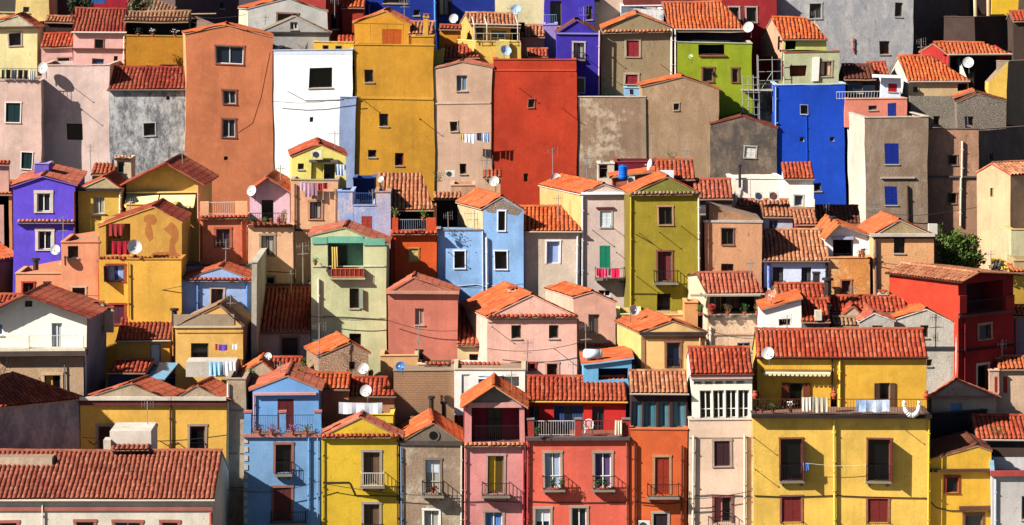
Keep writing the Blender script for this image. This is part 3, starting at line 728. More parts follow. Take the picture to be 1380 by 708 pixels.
house('pink_house', 'rose pink house with dark open loggia beneath a small tiled gable')
B(625.5, 707, 546, 200, (232, 146, 140), 'gf', ax=666, ay=520, ped=(160, 144, 130), D=5, t='orange', edge=(220, 200, 180), fo=.5, win=[
    ('L', 635, 549, 700, 596, {'c': (150, 40, 60), 'rail': (40, 24, 34), 'doors': ((656, 553, 676, 596, (60, 20, 30)),)}),
    ('k', 657, 614, 678, 665, {'su': (196, 156, 140), 'g': (70, 56, 24), 'cur': (226, 180, 60), 'cw': .5, 'bal': (650, 686, 649, 666, (60, 30, 40), .6)}),
    ('w', 654, 690, 677, 730, {'su': (196, 156, 140), 'cur': (90, 130, 190), 'cw': .44})])
band(630, 703, 542, 549, (240, 166, 156), .1); tband(625, 707, 600, 'old'); pipe(627, 602, 720, (220, 140, 134), .06); pipe(705, 602, 720, (200, 90, 90), .08)
cable([(626, 676), (660, 675), (706, 677)])

house('coral_house', 'coral red house with roof terrace and two railed french windows')
B(708.5, 849, 590, 200, (242, 104, 80), 'flat', D=8, cap=(120, 104, 98), fc=(160, 90, 70), floor=.03, win=[
    ('w', 734, 611, 755, 658, {'su': (186, 160, 140), 'cur': (170, 190, 215), 'bal': (731, 760, 641, 659, (30, 28, 34), .5)}),
    ('w', 802, 611, 824, 658, {'su': (186, 160, 140), 'cur': (90, 70, 120), 'bal': (799, 828, 641, 659, (30, 28, 34), .5)}),
    ('w', 721, 686, 741, 730, {'su': (186, 160, 140), 'half': (210, 220, 230)}), ('w', 770, 685, 790, 730, {'su': (186, 160, 140)})])
band(708.5, 849, 589, 593, (96, 82, 80), .25, 'terrace_slab')
for a, b in ((711, 719.5), (775.5, 784), (839, 849)): box3(a, b, 566, 589, -.3, 0, (176, 56, 46), 'brick_pillar'); box3(a-1, b+1, 564, 566, -.35, .05, (140, 130, 124), 'pillar_cap')
rail(720, 775, 568, 588, (215, 205, 200), -.12); rail(784.5, 839, 568, 588, (120, 60, 50), -.12)
pipe(711, 594, 720, (190, 60, 60), .07); pipe(845, 594, 720, (150, 80, 60), .07); cable([(712, 675), (760, 678), (846, 677)])
B(712, 843, 541, 203, (224, 44, 36), 'gx', ay=510.5, t='red', by=600, gut=(226, 170, 60), edge=(210, 160, 60), win=[
    ('w', 713.5, 548, 727, 575, {'c': (70, 60, 60)}), ('k', 747, 546, 787, 588, {'g': (20, 26, 40), 'cur': (50, 66, 110)}), ('w', 798, 548, 814, 588, {'c': (60, 50, 60)})])
for x, c2 in ((724, 'leafy'), (744, 'trailing'), (757, 'small'), (806, 'bushy'), (816, 'low')):
    Yp, yy = (199.5, 658) if x in (744, 757, 806, 816) else (199.6, 587)
    plant(f'{c2} plant ' + {724: 'on the terrace of the coral red house', 744: 'at the left end of the first railed window of the coral house', 757: 'at the right end of the first railed window of the coral house', 806: 'at the left end of the second railed window of the coral house', 816: 'at the middle of the second railed window of the coral house'}[x], x, yy, Yp, .3, .3, (50, 80, 40), None, (60, 50, 50))
pl = BLK['pl']; c = P(794, 588, 200.9); t = thing('plastic_chair', 'white plastic garden chair on the coral house terrace', 'chair', c); m = simple((236, 234, 228), .4); mb = MB()
mb.box((c.x-.24, c.y-.22, c.z+.42), (c.x+.24, c.y+.22, c.z+.45), m); mb.build('seat', t)
for sx in (-1, 1):
    for sy in (-1, 1): mb = MB(); mb.tube((c.x+sx*.26, c.y+sy*.24, c.z), (c.x+sx*.2, c.y+sy*.18, c.z+.42), .025, m, 6); mb.build('leg', t)
mb = MB(); mb.path([(c.x-.24, c.y+.1, c.z+.45), (c.x-.26, c.y+.22, c.z+.8), (c.x-.1, c.y+.27, c.z+.93), (c.x+.1, c.y+.27, c.z+.93), (c.x+.26, c.y+.22, c.z+.8), (c.x+.24, c.y+.1, c.z+.45)], .03, m, 6)
for i in range(5): mb.tube((c.x-.16+i*.08, c.y+.22, c.z+.45), (c.x-.14+i*.07, c.y+.27, c.z+.92), .018, m, 5)
mb.build('backrest', t)
mb = MB()
for s in (-1, 1): mb.path([(c.x+s*.25, c.y+.2, c.z+.68), (c.x+s*.29, c.y-.18, c.z+.66), (c.x+s*.25, c.y-.22, c.z+.42)], .025, m, 6)
mb.build('armrest', t)
towel('cream cloth bunched over the railing of the coral house terrace', 829, 839, 567, 586, 199.8, (226, 206, 180))

house('orange_house', 'burnt orange house with dark glazed veranda and brown shutters')
B(849.6, 926, 579, 200, (236, 104, 48), 'flat', D=8, cap=(240, 120, 70), floor=.02, win=[
    ('s', 883, 616, 902, 666, {'su': (196, 150, 110), 'c': (150, 50, 30), 'bal': (873, 914, 651, 668, (60, 30, 28), .6)}),
    ('s', 881, 692, 900, 730, {'su': (190, 170, 150), 'c': (46, 34, 40)})])
pipe(856, 598, 720, (110, 50, 40), .09, .12); pipe(919, 600, 720, (110, 50, 40), .08, .12); cable([(852, 676), (900, 679), (925, 676)])
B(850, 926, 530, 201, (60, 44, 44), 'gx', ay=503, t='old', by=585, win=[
    ('k', 851, 541, 865, 576, {'cur': (90, 140, 160), 'g': (30, 50, 60)}), ('k', 867, 541, 884, 576, {'cur': (70, 130, 150), 'g': (30, 50, 60)}), ('k', 887, 541, 902, 576, {'cur': (90, 140, 160), 'g': (30, 50, 60)}), ('k', 906, 541, 924, 576, {'cur': (90, 140, 160), 'g': (30, 50, 60)})])
ac('white air conditioner at the foot of the orange house, beside dark shutters', 861, 876, 702, 714, 199.5)

house('cream_house', 'pale peach house with white glazed top floor and brown shutters')
B(928, 1014, 566, 200, (246, 208, 178), 'flat', D=8, floor=.02, cap=(230, 210, 190), kind='', win=[
    ('s', 962, 594, 983, 628, {'su': (190, 160, 140), 'c': (62, 34, 40)}),
    ('k', 963, 670, 985, 704, {'su': (150, 90, 80), 'cur': (214, 120, 110), 'cw': .5, 'bal': (955, 990, 695, 712, (30, 26, 28), .4)})])
pipe(934, 586, 720, (236, 214, 190), .09, .14); pipe(1003.5, 586, 720, (236, 214, 190), .09, .14); band(928, 1014, 589, 590.5, (200, 168, 140), .03)
cable([(936, 668), (960, 666), (1012, 669)]); cable([(936, 690), (970, 688), (986, 692)])
B(932, 1014, 504, 201, (240, 226, 206), 'gx', ay=472, t='red', by=570, edge=(232, 180, 160), win=[
    ('v', a, 526, b, 564, {'cur': 0, 'sill': 0, 'c': (236, 232, 222), 'g': (16, 18, 20)}) for a, b in ((943, 959), (961, 976), (978, 993), (995, 1010))]
    + [('k', a, 513.5, a+11, 518, {'sill': 0, 'c': (230, 220, 205)}) for a in (935, 950, 964, 978, 993)])
band(930, 1014, 504, 510, (240, 190, 170), .22)
antenna('tall thin aerial over the tiled roof of the pale peach house', 978, 487, 478, 203, ((.2, .8),), 6)

house('big_yellow_house', 'large bright yellow house with laundry terrace and dark louvred doors')
Yh = (250, 200, 84)
B(1015, 1252, 560, 199.5, Yh, 'flat', D=6.5, fc=(150, 110, 90), cap=(100, 70, 56), floor=.02, win=[
    ('o', 1052, 592, 1081, 648, {'su': ((150, 86, 66), .1), 'sh': (70, 32, 32), 'an': (0, 96), 'c': (70, 34, 30), 'bal': (1051, 1083, 627, 648, (18, 16, 18), .25)}),
    ('o', 1170, 592, 1199, 648, {'su': ((150, 86, 66), .1), 'sh': (92, 34, 36), 'an': (0, 96), 'c': (70, 34, 30), 'bal': (1168, 1200, 627, 648, (18, 16, 18), .25)}),
    ('s', 1053, 670, 1079, 704, {'su': ((170, 100, 80), .12), 'c': (120, 40, 36), 'bal': (1052, 1082, 704, 716, (20, 20, 20), .3)}),
    ('s', 1170, 672, 1197, 704, {'su': ((170, 100, 80), .12), 'c': (120, 40, 36), 'bal': (1168, 1200, 704, 716, (20, 20, 20), .3)})])
rods((1015, 589), (1017, 632), (1213, 574)); band(1013, 1254, 558, 562.5, (46, 34, 34), .5, 'terrace_slab')
pipe(1124, 565, 720, (240, 206, 90), .09, .14); pipe(1251, 565, 720, (230, 190, 60), .08, .12)
cable([(1016, 668), (1060, 670), (1125, 668), (1180, 670), (1250, 671)], r=.03)
B(1021, 1249, 481, 203, (246, 186, 56), 'gx', ay=447, t='red', by=566, edge=(90, 60, 54), tp=.62, win=[
    ('o', 1063, 516, 1082, 556, {'sh': (110, 50, 26), 'an': (172, 172), 'g': (14, 12, 12)}), ('o', 1185, 516, 1199, 556, {'sh': (90, 64, 50), 'an': (172, 172)})])
box3(1016, 1023, 528, 558, -.3, 0, (246, 190, 60), 'pillar'); box3(1119, 1128, 530, 558, -.3, 0, (246, 190, 60), 'pillar')
pipe(1121, 482, 530, (60, 40, 36), .06); pipe(1131, 482, 556, (240, 200, 90), .09)
box3(1026, 1120, 498, 500.5, .0, .25, (150, 110, 60), 'awning_cassette'); awn(1028, 1118, 500, 502.5, (232, 220, 180), .5)
rl = BLK; BLK = dict(BLK); BLK['pl'] = Plane((P(1015, 0, 199.3).x, 199.3), (P(1252, 0, 199.3).x, 199.3)); rail(1016, 1250, 538, 558, (90, 40, 30), 0, step=.16)
dish('white dish over the left end of the big yellow house roof', 1036, 477, 8.5, 199)
towel('white towel hung first on the rail of the big yellow house', 1081, 1094, 536, 554, 199, (224, 214, 196))
towel('pale striped towel on the big yellow house rail, beside the white one', 1095, 1115, 536, 556, 199, (206, 198, 180), c2=(190, 176, 150))
towel('light blue patterned sheet on the big yellow house rail', 1153, 1198, 539, 555, 199, (150, 180, 232), c2=(216, 224, 240))
t = 0
a_, b_ = P(1218, 540, 198.9), P(1239, 540, 198.9); mb = MB(); m = simple((238, 236, 230), .9); N = 18; pts = []
for i in range(N+1): g = math.pi*i/N; pts.append((a_+b_)/2+Vector((-math.cos(g)*.42*(1+.08*math.sin(3*g)), .03*math.sin(5*g), -.86*math.sin(g)**.8)))
for (p, q, i) in zip(pts, pts[1:], range(N)): mb.tube(p, q, .10+.05*math.sin(math.pi*i/N)+.02*math.sin(i*2.1), m, 9, .10+.05*math.sin(math.pi*(i+1)/N)+.02*math.sin(i*2.1+2.1))
o = mb.build('hanging_cloth', None, a_-Vector((0, 0, 1.1)), True); o['label'] = 'white sheet looped in a U below the big yellow house rail'; o['category'] = 'laundry'; o['group'] = 'laundry hung out on the houses'
for x, h_, c2, L in ((1027, .9, (50, 46, 30), 'dark dry shrub in a pot at the left end of the laundry terrace'), (1042, .35, (60, 80, 40), 'low green plant in a pot near the left end of the laundry terrace'), (1066, .5, (90, 70, 50), 'pot of white blooms on the laundry terrace before the open door')):
    plant(L, x, 557, 199.8, h_, .5, c2, (240, 236, 230) if x == 1066 else None)
for x, y, L in ((1018, 533, 'round terracotta jar on the left pillar of the laundry terrace'), (1124, 533, 'round terracotta jar on the middle pillar of the laundry terrace'), (1248, 533, 'round terracotta jar at the right end of the laundry terrace')):
    p = P(x, y, 199.7); mb = MB(); m = simple((186, 84, 50), .8); mb.ball(p, (.19, .19, .17), m, 14, 8); mb.tube(p+Vector((0, 0, .13)), p+Vector((0, 0, .26)), .1, m, 12, .14); mb.tube(p-Vector((0, 0, .2)), p-Vector((0, 0, .12)), .12, m, 12)
    o = mb.build('terracotta_jar', None, p-Vector((0, 0, .2)), True); o['label'] = L; o['category'] = 'jar'
p = P(1087, 631, 199); t = towel('small blue cloth pegged beside the left dark door of the big yellow house', 1083, 1091, 624, 634, 198.9, (90, 130, 200))
a_, b_ = P(1086, 625, 198.9), P(1168, 627, 199.1); mb = MB(); mb.path([a_+(b_-a_)*(i/8)-Vector((0, 0, .1*math.sin(math.pi*i/8))) for i in range(9)], .014, simple((226, 220, 200), .6)); o = mb.build('washing_line', None, a_); o['label'] = 'empty pale washing line strung between the dark doors of the big yellow house'; o['category'] = 'washing line'

house('small_yellow_house', 'small amber yellow house with low gable right of the big yellow house')
B(1253, 1336, (619, 609), 199.9, (242, 184, 52), 'gf', ax=1317, ay=602, D=6, t='brown', ov=.05, win=[('k', 1275, 643, 1291, 664, {'su': ((160, 50, 40), .13), 'g': (24, 26, 34), 'c': (110, 40, 36)}), ('k', 1300, 694, 1323, 730, {'su': (130, 80, 60)})])
band(1253, 1334, 632, 635.5, (90, 56, 44), .3); band(1292, 1336, 682, 687, (100, 62, 46), .3)
pipe(1252.5, 636, 720, (240, 200, 80), .07, .1); cable([(1254, 676), (1262, 684), (1280, 688), (1300, 688)], r=.03)
house('blue_parapet_house', 'grey white house with a powder blue roof parapet, bottom right corner')
B(1336, 1420, 641, 195, (214, 206, 198), 'flat', D=6.5, cap=(140, 186, 204), fc=(90, 110, 130), floor=.75, sk=-2, win=[('w', 1376, 668, 1396, 700, {'c': (220, 220, 216)})])
band(1334, 1422, 634, 641, (184, 70, 64), .25); pipe(1341, 645, 720, (190, 205, 225), .07)
# ================================================================ SECOND ROW, right to left
house('cream_cottage', 'pale cottage with pinkish gable and white door right of the big yellow house')
B(1256, 1342, 536, 208.6, (232, 196, 160), 'gf', ax=1289, ay=513, D=1.5, t='salmon', ped=(226, 186, 164), ov=.3, win=[('b', 1281, 543, 1297, 575, {'c': (200, 210, 230), 'p': (140, 165, 205)})])
band(1254, 1343, 533.5, 536, (196, 140, 120), .25)
house('dark_house', 'dark wall with a red tiled lean-to roof in the bottom right shadows')
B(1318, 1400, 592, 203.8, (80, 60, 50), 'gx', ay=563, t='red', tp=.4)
house('dark_house', 'dark shaded house squeezed between big yellow house and the cream cottage')
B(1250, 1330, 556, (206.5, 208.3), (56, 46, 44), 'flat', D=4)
house('plaster_house', 'weathered pale house with small brick red shutters at the right edge')
B(1333, 1347, 484, 211, (222, 176, 146), 'flat', D=6, kind='old'); B(1346, 1400, 498, 210, (222, 184, 150), 'gx', ay=484, t='orange', tp=.4, kind='old', win=[('s', 1339.5+12, 508, 1357, 530, {'c': (190, 50, 40)})])
B(1333, 1346, 500, 209.6, (224, 180, 150), 'flat', D=1, kind='old', win=[('s', 1340, 508, 1344, 530, {'c': (190, 50, 40)})])
antenna('thin pole aerial over the red shuttered house at the right edge', 1350, 458, 484, 211, ((.2, .6),), 4)
house('violet_grey_house', 'violet grey wall with a stub of tiled roof at the right edge')
B(1361, 1410, 426, 214, (150, 130, 150), 'gx', ay=415, t='orange', tp=.4); pipe(1369, 430, 480, (190, 60, 60), .08)
house('red_house', 'crimson house with balcony and a scarlet sunlit side wall')
B(1291, 1366, (378, 371), (209, 211.9), (160, 26, 30), 'gf', ax=1310, ay=368, D=7.2, t='old', side=(232, 66, 36), ov=.3, fo=.6, edge=(60, 30, 26), win=[  # one red house: front coloured darker for shade, side brighter for sun
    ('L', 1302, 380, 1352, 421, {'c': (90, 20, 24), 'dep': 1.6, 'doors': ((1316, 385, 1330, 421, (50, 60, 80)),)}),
    ('k', 1319, 438, 1335, 457, {'su': (190, 150, 120), 'g': (20, 34, 60)}), ('k', 1317, 492, 1331, 530, {'su': (196, 180, 160)})])
rail(1303, 1351, 404, 421, (20, 18, 20), .1); band(1290, 1366, 421, 425, (130, 60, 56), .18); band(1290, 1366, 468, 471, (60, 16, 18), .1)
box3(1291, 1301, 398, 422, 0, .12, (220, 50, 40), 'pillar'); box3(1354, 1366, 398, 422, 0, .12, (170, 40, 30), 'pillar'); pipe(1299, 425, 520, (110, 20, 24), .07)
dish('small white dish on the scarlet side wall of the crimson house', 1280, 416, 6, 212)
house('grey_gabled_house', 'pale grey stained house with two white edged gables below the scarlet wall')
B(1206, 1290, (431, 438), 209.3, (214, 204, 186), 'gf', ax=1248, ay=417, D=7.5, sk=-22, t='orange', kind='old', ov=.1, edge=(226, 220, 206), win=[('k', 1240, 438, 1251, 455), ('k', 1249, 484, 1256, 493)])
band(1206, 1289, 467, 470, (60, 60, 70), .12); pipe(1289, 440, 510, (226, 222, 214), .1)
B(1160, 1205, (434, 433), 208.4, (196, 190, 176), 'gf', ax=1179, ay=423, D=6, sk=-14, t='salmon', kind='old', ov=.1, edge=(226, 220, 206), win=[('k', 1176, 439, 1190, 452)])
antenna('many armed aerial against the grey white edged gable', 1261, 424, 470, 205, ((.1, .7), (.7, .8), (1.3, .6)), 6, (70, 64, 60))
house('tiled_house', 'low house of bright orange red tiles behind the two grey gables')
B(1122, 1222, 421, 211.5, (224, 210, 190), 'gx', ay=402, t='red', sk=-14); chimney(1189, 392, 402, .5, (216, 190, 170), 2)
house('small_roof_house', 'small house of crossing tile strips and a mossy ledge left of the grey gables')
B(1124, 1160, 440, 209, (214, 206, 190), 'gx', ay=431, t='moss'); B(1133, 1158, (428, 422), 210.4, (226, 190, 160), 'gf', ax=1150, ay=414, D=4, t='red')
house('white_gabled_house', 'white gable wall with one small dark window under orange tiles')
B(1027, 1080, (418, 404), 208, (238, 232, 222), 'shl', D=4, t='orange', ov=.1, win=[('k', 1049, 430, 1065, 439, {'sill': 0})])
B(1080.5, 1118, 433, 208, (120, 110, 110), 'gx', ay=407, t='red', ov=.3)
box3(1098, 1107, 418, 431, -.2, .4, (236, 220, 190), 'dormer')
B(1052, 1119, 411, 211, (238, 200, 160), 'gx', ay=386, sk=-14, t='red', side=(246, 200, 150))
chimney(1116, 375, 389, .45, (226, 220, 210), 1, 'pipe')
dish('rusty reddish dish above the white gable', 1038, 398, 7.5, 208, c=(190, 120, 96))
house('veranda_house', 'house with dark plant filled veranda and weathered wall below red tiles')
B(953, 1028, 396, 212, (206, 172, 140), 'gx', ay=371, sk=-48, t='salmon', D=9, side=(248, 228, 186), kind='old', c2=(226, 190, 158), edge=(90, 70, 60), win=[
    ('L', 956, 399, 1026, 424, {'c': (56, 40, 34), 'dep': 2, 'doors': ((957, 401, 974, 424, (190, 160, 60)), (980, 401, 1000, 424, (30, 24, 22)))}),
    ('v', 993, 462, 1010, 474, {'c': (170, 190, 220), 'g': (20, 24, 34)})])
band(951, 1029, 425, 428, (150, 140, 130), .12); band(953, 1022, 450, 452, (190, 150, 120), .06); pipe(957, 440, 480, (226, 224, 220), .08); skylight(995, 1008, 385, 393, 2.0)
band(930, 1024, 396.5, 398.5, (176, 160, 140), .5, 'awning')
for x, c2, L in ((943, (90, 100, 40), 'straggling green plant'), (958, (150, 50, 40), 'rusty flowered plant'), (980, (110, 80, 50), 'small brownish plant'), (1003, (50, 80, 36), 'dense green shrub'), (1020, (130, 90, 40), 'yellowing plant')):
    plant(f'{L} on the veranda ledge under red tiles' + (' at its left end' if x == 943 else ' at its right end' if x == 1020 else ''), x, 425, 211.6, .5, .4, c2, (190, 60, 40) if x == 958 else None)
house('apricot_house', 'apricot house with a black cornice and one tall barred window')
B(864, 952, 449, 206, (248, 198, 122), 'gf', ax=907, ay=434, D=6.5, sk=-32, t='orange', side=(246, 220, 130), ov=.12, win=[('k', 899, 462, 917, 496, {'su': (150, 96, 70), 'g': (16, 26, 50), 'bal': (900, 916, 484, 497, (30, 20, 24), .1)})])
band(862, 953, 447.5, 451, (60, 44, 44), .28); band(864, 952, 454, 457, (170, 120, 90), .06); band(864, 869, 458, 505, (176, 124, 84), .05, 'quoin')
pipe(944, 455, 503, (214, 170, 120), .07)
dish('white dish behind the apricot house, before the olive wall', 854, 419, 7.5, 209, face=(.5, -.8, .4))
house('lime_house', 'slim lemon and lime wall with flat top beside the apricot house')
B(832, 864, 424, 213.2, (240, 214, 120), 'flat', D=4, sk=-1, win=[('k', 836, 452, 838.5, 470, {'sill': 0, 'su': ((214, 190, 90), .06)})])
B(845, 862, 442, 209, (206, 226, 110), 'flat', D=3); B(858, 920, 425, 214.5, (240, 176, 110), 'flat', D=2, kind='old')
B(922, 940, 408, 213, (236, 160, 96), 'flat', D=2, by=450)
house('light_blue_shed', 'small light blue shed with flat orange roof and dark opening', cat='shed')
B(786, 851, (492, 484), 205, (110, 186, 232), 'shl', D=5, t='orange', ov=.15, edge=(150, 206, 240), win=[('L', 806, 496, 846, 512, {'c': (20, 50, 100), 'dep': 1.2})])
p = P(798, 484, 205.5); t = thing('water_tank', 'silvery white water tank lying above the light blue shed', 'water tank', p); mb = MB(); m = simple((214, 226, 232), .35); mb.tube(p+Vector((-.45, 0, .32)), p+Vector((.45, 0, .32)), .3, m, 18)
mb.ball(p+Vector((-.45, 0, .32)), (.14, .3, .3), m, 14, 8); mb.ball(p+Vector((.45, 0, .32)), (.14, .3, .3), m, 14, 8); mb.build('tank', t, smooth=True); mb = MB(); mb.box((p.x-.3, p.y-.2, p.z-.3), (p.x-.22, p.y+.2, p.z+.1), simple((90, 80, 76))); mb.box((p.x+.22, p.y-.2, p.z-.3), (p.x+.3, p.y+.2, p.z+.1), simple((90, 80, 76))); mb.build('cradle', t)
house('pink_house', 'salmon pink house wall with one grey curtained window and an orange roof slope')
B(773, 830, (402, 408), 213, (240, 176, 150), 'gf', ax=799, ay=394, D=6, sk=-38, t='orange', ov=.05, edge=(236, 180, 156), win=[('k', 793, 424, 808, 450, {'g': (80, 70, 70), 'cur': (150, 140, 136), 'cw': .5, 'c': (190, 150, 120)})])
tband(773, 829, 467, 'red', .3)
house('pink_house', 'broad pale pink house with wide pediment over a tiled cornice')
B(657, 777, 427, 210, (250, 190, 168), 'gf', ax=717, ay=398, D=7.5, sk=-36, t='orange', ov=.1, edge=(244, 186, 160), win=[
    ('k', 689, 438, 702, 456), ('k', 739, 438, 752, 456), ('k', 688, 488, 702, 492), ('k', 737, 490, 751, 520, {'su': ((220, 160, 140), .12)}), ('k', 714, 490, 721, 498, {'c': (200, 80, 60), 'su': ((190, 70, 50), .1)})])
rods((663, 440), (747, 470), (780, 440)); tband(657, 777, 427, 'red', .3); band(657, 777, 431, 434, (240, 184, 160), .07)
chimney(690, 388, 398, .45, (236, 190, 170), 3, 'pot')
antenna('aerial on the right shoulder of the broad pale pink house', 789, 436, 478, 209.5, ((.1, .8), (.9, .6)), 6)
antenna('pale aerial before the left part of the broad pale pink house', 711, 458, 500, 206, ((.1, .7), (.7, .6)), 6)
house('brown_roof_house', 'house with dark brown tiled roof in shadow left of the broad pink house')
B(617, 658, 464, 212, (240, 208, 150), 'gx', ay=413, t='red', tp=.45, edge=(200, 180, 150), win=[('k', 633, 477, 648, 490, {'c': (60, 40, 30)})])
tband(617, 658, 466, 'red', .25); pipe(656, 470, 490, (220, 200, 150), .07)
house('terracotta_house', 'square dusky terracotta house with low plain gable and two small windows')
B(523, 617, (396, 395), 212, (222, 126, 102), 'gf', ax=558, ay=375, D=3, t='salmon', ped=(214, 132, 108), ov=.08, edge=(214, 130, 106), win=[('w', 560, 416, 572, 438, {'c': (196, 150, 130), 'g': (36, 20, 22), 'cur': (190, 160, 150)}), ('w', 560, 471, 571, 490, {'c': (196, 130, 110)})])
band(521, 619, 392.5, 396, (206, 150, 124), .28); B(558, 617, 400, 215, (200, 110, 90), 'flat', D=4); rods((528, 401), (580, 441), (524, 450)); pipe(526, 398, 480, (226, 150, 122), .09); pipe(615, 398, 480, (226, 150, 122), .09)
antenna('thin aerial before the lower window of the terracotta house', 564, 440, 484, 208, ((.1, .6), (.8, .6)), 5)
house('brick_house', 'flat topped wall of bare brown bricks with flat coping behind the round holed gable')
B(530, 612, 500, 206.5, (176, 134, 98), 'flat', D=5, kind='brick', cap=(170, 150, 124), floor=.1)
B(563, 632, 492, 209.5, (232, 206, 160), 'flat', D=2, by=520); tband(572, 674, 492, 'red', .45)
B(512, 563, 480, 210, (226, 170, 110), 'flat', D=2.5, by=540)
dish('blue grey dish at the corner of the bare brick wall', 540, 494, 6.5, 205, c=(60, 110, 170))
house('white_rooftop_room', 'white rooftop room with a plain door behind the rose pink gable')
B(612, 708, 499, 206, (236, 228, 214), 'flat', D=4.5, by=560, cap=(220, 196, 160), floor=.1, win=[('b', 622, 505, 634, 545, {'p': (236, 232, 222), 'dep': .1}), ('L', 645, 508, 700, 522, {'c': (230, 224, 210), 'dep': .7})])
for (x0_, x1_, y_, c_, L, nm) in ((645, 668, 515, (40, 90, 180), 'small blue and white rowing dinghy stored on the white rooftop room', 'small_boat'),):
    p, q = P(x0_, y_+2, 205.6), P(x1_+12, y_, 205.6); t = thing(nm, L, 'boat', p); mb = MB(); n = 10
    for i in range(n):
        f0, f1 = i/n, (i+1)/n; w0, w1 = .42*math.sin(math.pi*min(1, f0*.8+.2)), .42*math.sin(math.pi*min(1, f1*.8+.2))
        a, b = p+(q-p)*f0, p+(q-p)*f1
        for s in (-1, 1):
            mb.poly([a+Vector((0, 0, 0)), b, b+Vector((0, s*w1, .3)), a+Vector((0, s*w0, .3))], simple(c_, .4)); mb.poly([a+Vector((0, s*w0, .3)), b+Vector((0, s*w1, .3)), b+Vector((0, s*w1*.98, .38)), a+Vector((0, s*w0*.98, .38))], simple((236, 236, 232), .4))
    mb.build('hull', t)
    mb = MB(); c = p+(q-p)*.5; mb.box((c.x-.1, c.y-.38, c.z+.26), (c.x+.1, c.y+.38, c.z+.3), simple((150, 110, 70))); mb.build('thwart', t)
house('green_house', 'pale green house with turquoise striped gable and red wooden balcony')
B(419, 521, (318, 330), 214, (214, 214, 160), 'gf', ax=465, ay=308, D=5.5, t='salmon', ov=.15, edge=(150, 180, 140), kind='', win=[
    ('L', 442, 328, 490, 364, {'c': (120, 176, 150), 'dep': 1.0, 'doors': ((447, 333, 468, 364, (30, 110, 90)),)}),
    ('o', 471, 389, 484, 416, {'sh': (120, 130, 110), 'an': (0, 150), 'g': (20, 14, 18), 'c': (60, 30, 30)}), ('k', 436, 454, 446, 470, {'sill': 0}), ('k', 470, 450, 486, 466, {'c': (80, 30, 26)})])
band(447, 491, 362, 374, (150, 40, 34), .3, 'balcony_panel'); rail(447, 491, 362, 374, (226, 140, 90), .33, step=.28); band(444, 493, 374, 376.5, (196, 190, 150), .38, 'balcony_slab')
band(421, 441, 320, 329, (120, 190, 160), .07); band(490, 519, 322, 331, (120, 190, 160), .07); band(421, 519, 358.5, 360, (220, 220, 190), .05)
band(442, 490, 319, 328, (120, 190, 160), .07); pipe(429, 376, 470, (236, 230, 210), .09); cable([(435, 427), (470, 428), (520, 431)])
cr = P(455, 362, 213.6); towel('straw coloured curtain hanging in the loggia of the pale green house', 447, 456, 333, 361, 213.8, (200, 170, 90))
plant('small plant on the balcony shelf of the pale green house', 425, 358, 213.5, .25, .3, (60, 110, 60))
house('rubble_cottage', 'little rubble stone cottage with a low gable and square hole window')
B(431, 496, (480, 476), 208, (196, 156, 124), 'gf', ax=472, ay=462, D=5, sk=-18, t='orange', kind='rub', ov=.15, win=[('k', 470, 487, 478, 498, {'sill': 0})])
dish('white dish before the rubble stone cottage', 490, 497, 7.5, 206)
antenna('aerial standing left of the rubble stone cottage', 430, 436, 500, 207, ((.1, .8), (.9, .7), (1.8, .5)), 6)
house('orange_roofs', 'low shed with a tangle of orange tiles behind the sky blue gable')
B(395, 470, 525, 205, (190, 120, 90), 'gx', ay=506, t='orange', ra=1); B(455, 531, 534, 206, (206, 140, 100), 'gx', ay=512, sk=-20, t='red')
B(405, 500, 512, 208.5, (210, 150, 110), 'shed', ay=502, t='salmon')
plant('rounded green bush on the tiles left of the rubble cottage', 408, 503, 205.5, .9, .8, (74, 104, 40), potless=True, name='bush', group=None)
house('grey_gabled_cottage', 'low house with grey stone gable under orange tiles near a white dish')
B(316, 372, (510, 505), 206.8, (200, 176, 146), 'gf', ax=352, ay=488, D=6, sk=6, t='orange', kind='old', ov=.2)
B(366, 404, 507, 207.5, (190, 100, 70), 'gx', ay=485, t='red')
dish('small white dish on the orange tiles by the grey stone gable', 362, 481, 5.5, 208.5)
house('pinkish_house', 'narrow pinkish house under a broad dark shadowed tile roof')
B(348, 418, 446, 214, (240, 190, 166), 'gx', ay=391, t='dark', D=8, tp=.45, edge=(190, 150, 130), win=[('s', 380, 455, 401, 478, {'su': (176, 140, 116), 'c': (64, 40, 40)})])
tband(347, 418, 448, 'old', .3); B(344, 418, 384, 218.5, (90, 70, 66), 'flat', D=2, kind='old')
house('pale_blue_house', 'pale blue little house with tiled cornice and brown shuttered door')
B(246, 341, 377, 214.6, (160, 188, 236), 'gf', ax=297, ay=361, D=4, t='red', ov=.12, win=[('k', 285, 389, 301, 420, {'su': ((210, 180, 160), .12), 'cur': (120, 80, 66), 'cw': .5})])
tband(250, 339, 378, 'red', .35); pipe(267, 380, 430, (100, 140, 210), .08); pipe(333, 380, 430, (100, 140, 210), .08)
B(339, 346, 354, 211.3, (190, 180, 160), 'flat', D=9, kind='old'); B(246, 338, 358, 219, (190, 180, 160), 'flat', D=2.5, kind='old', cap=(90, 84, 80))  # narrow first block stretched forward so that it shades the neighbouring tile roof
house('sandy_house', 'sandy yellow house with stepped grey unplastered parapet and a small terrace')
B(236, 328, 441, 209.5, (246, 190, 98), 'gf', ax=296, ay=413, D=5.5, sk=14, t='moss', ov=.02, side=(150, 120, 100), kind='', win=[('k', 257, 463, 281, 490, {'g': (12, 12, 12)})])  # brown side colour paints in the shade of the right wall
band(234, 316, 424, 439.5, (170, 146, 118), .05, 'parapet'); band(234, 326, 439.5, 442, (220, 200, 160), .1); band(238, 326, 447, 449, (226, 170, 84), .05)
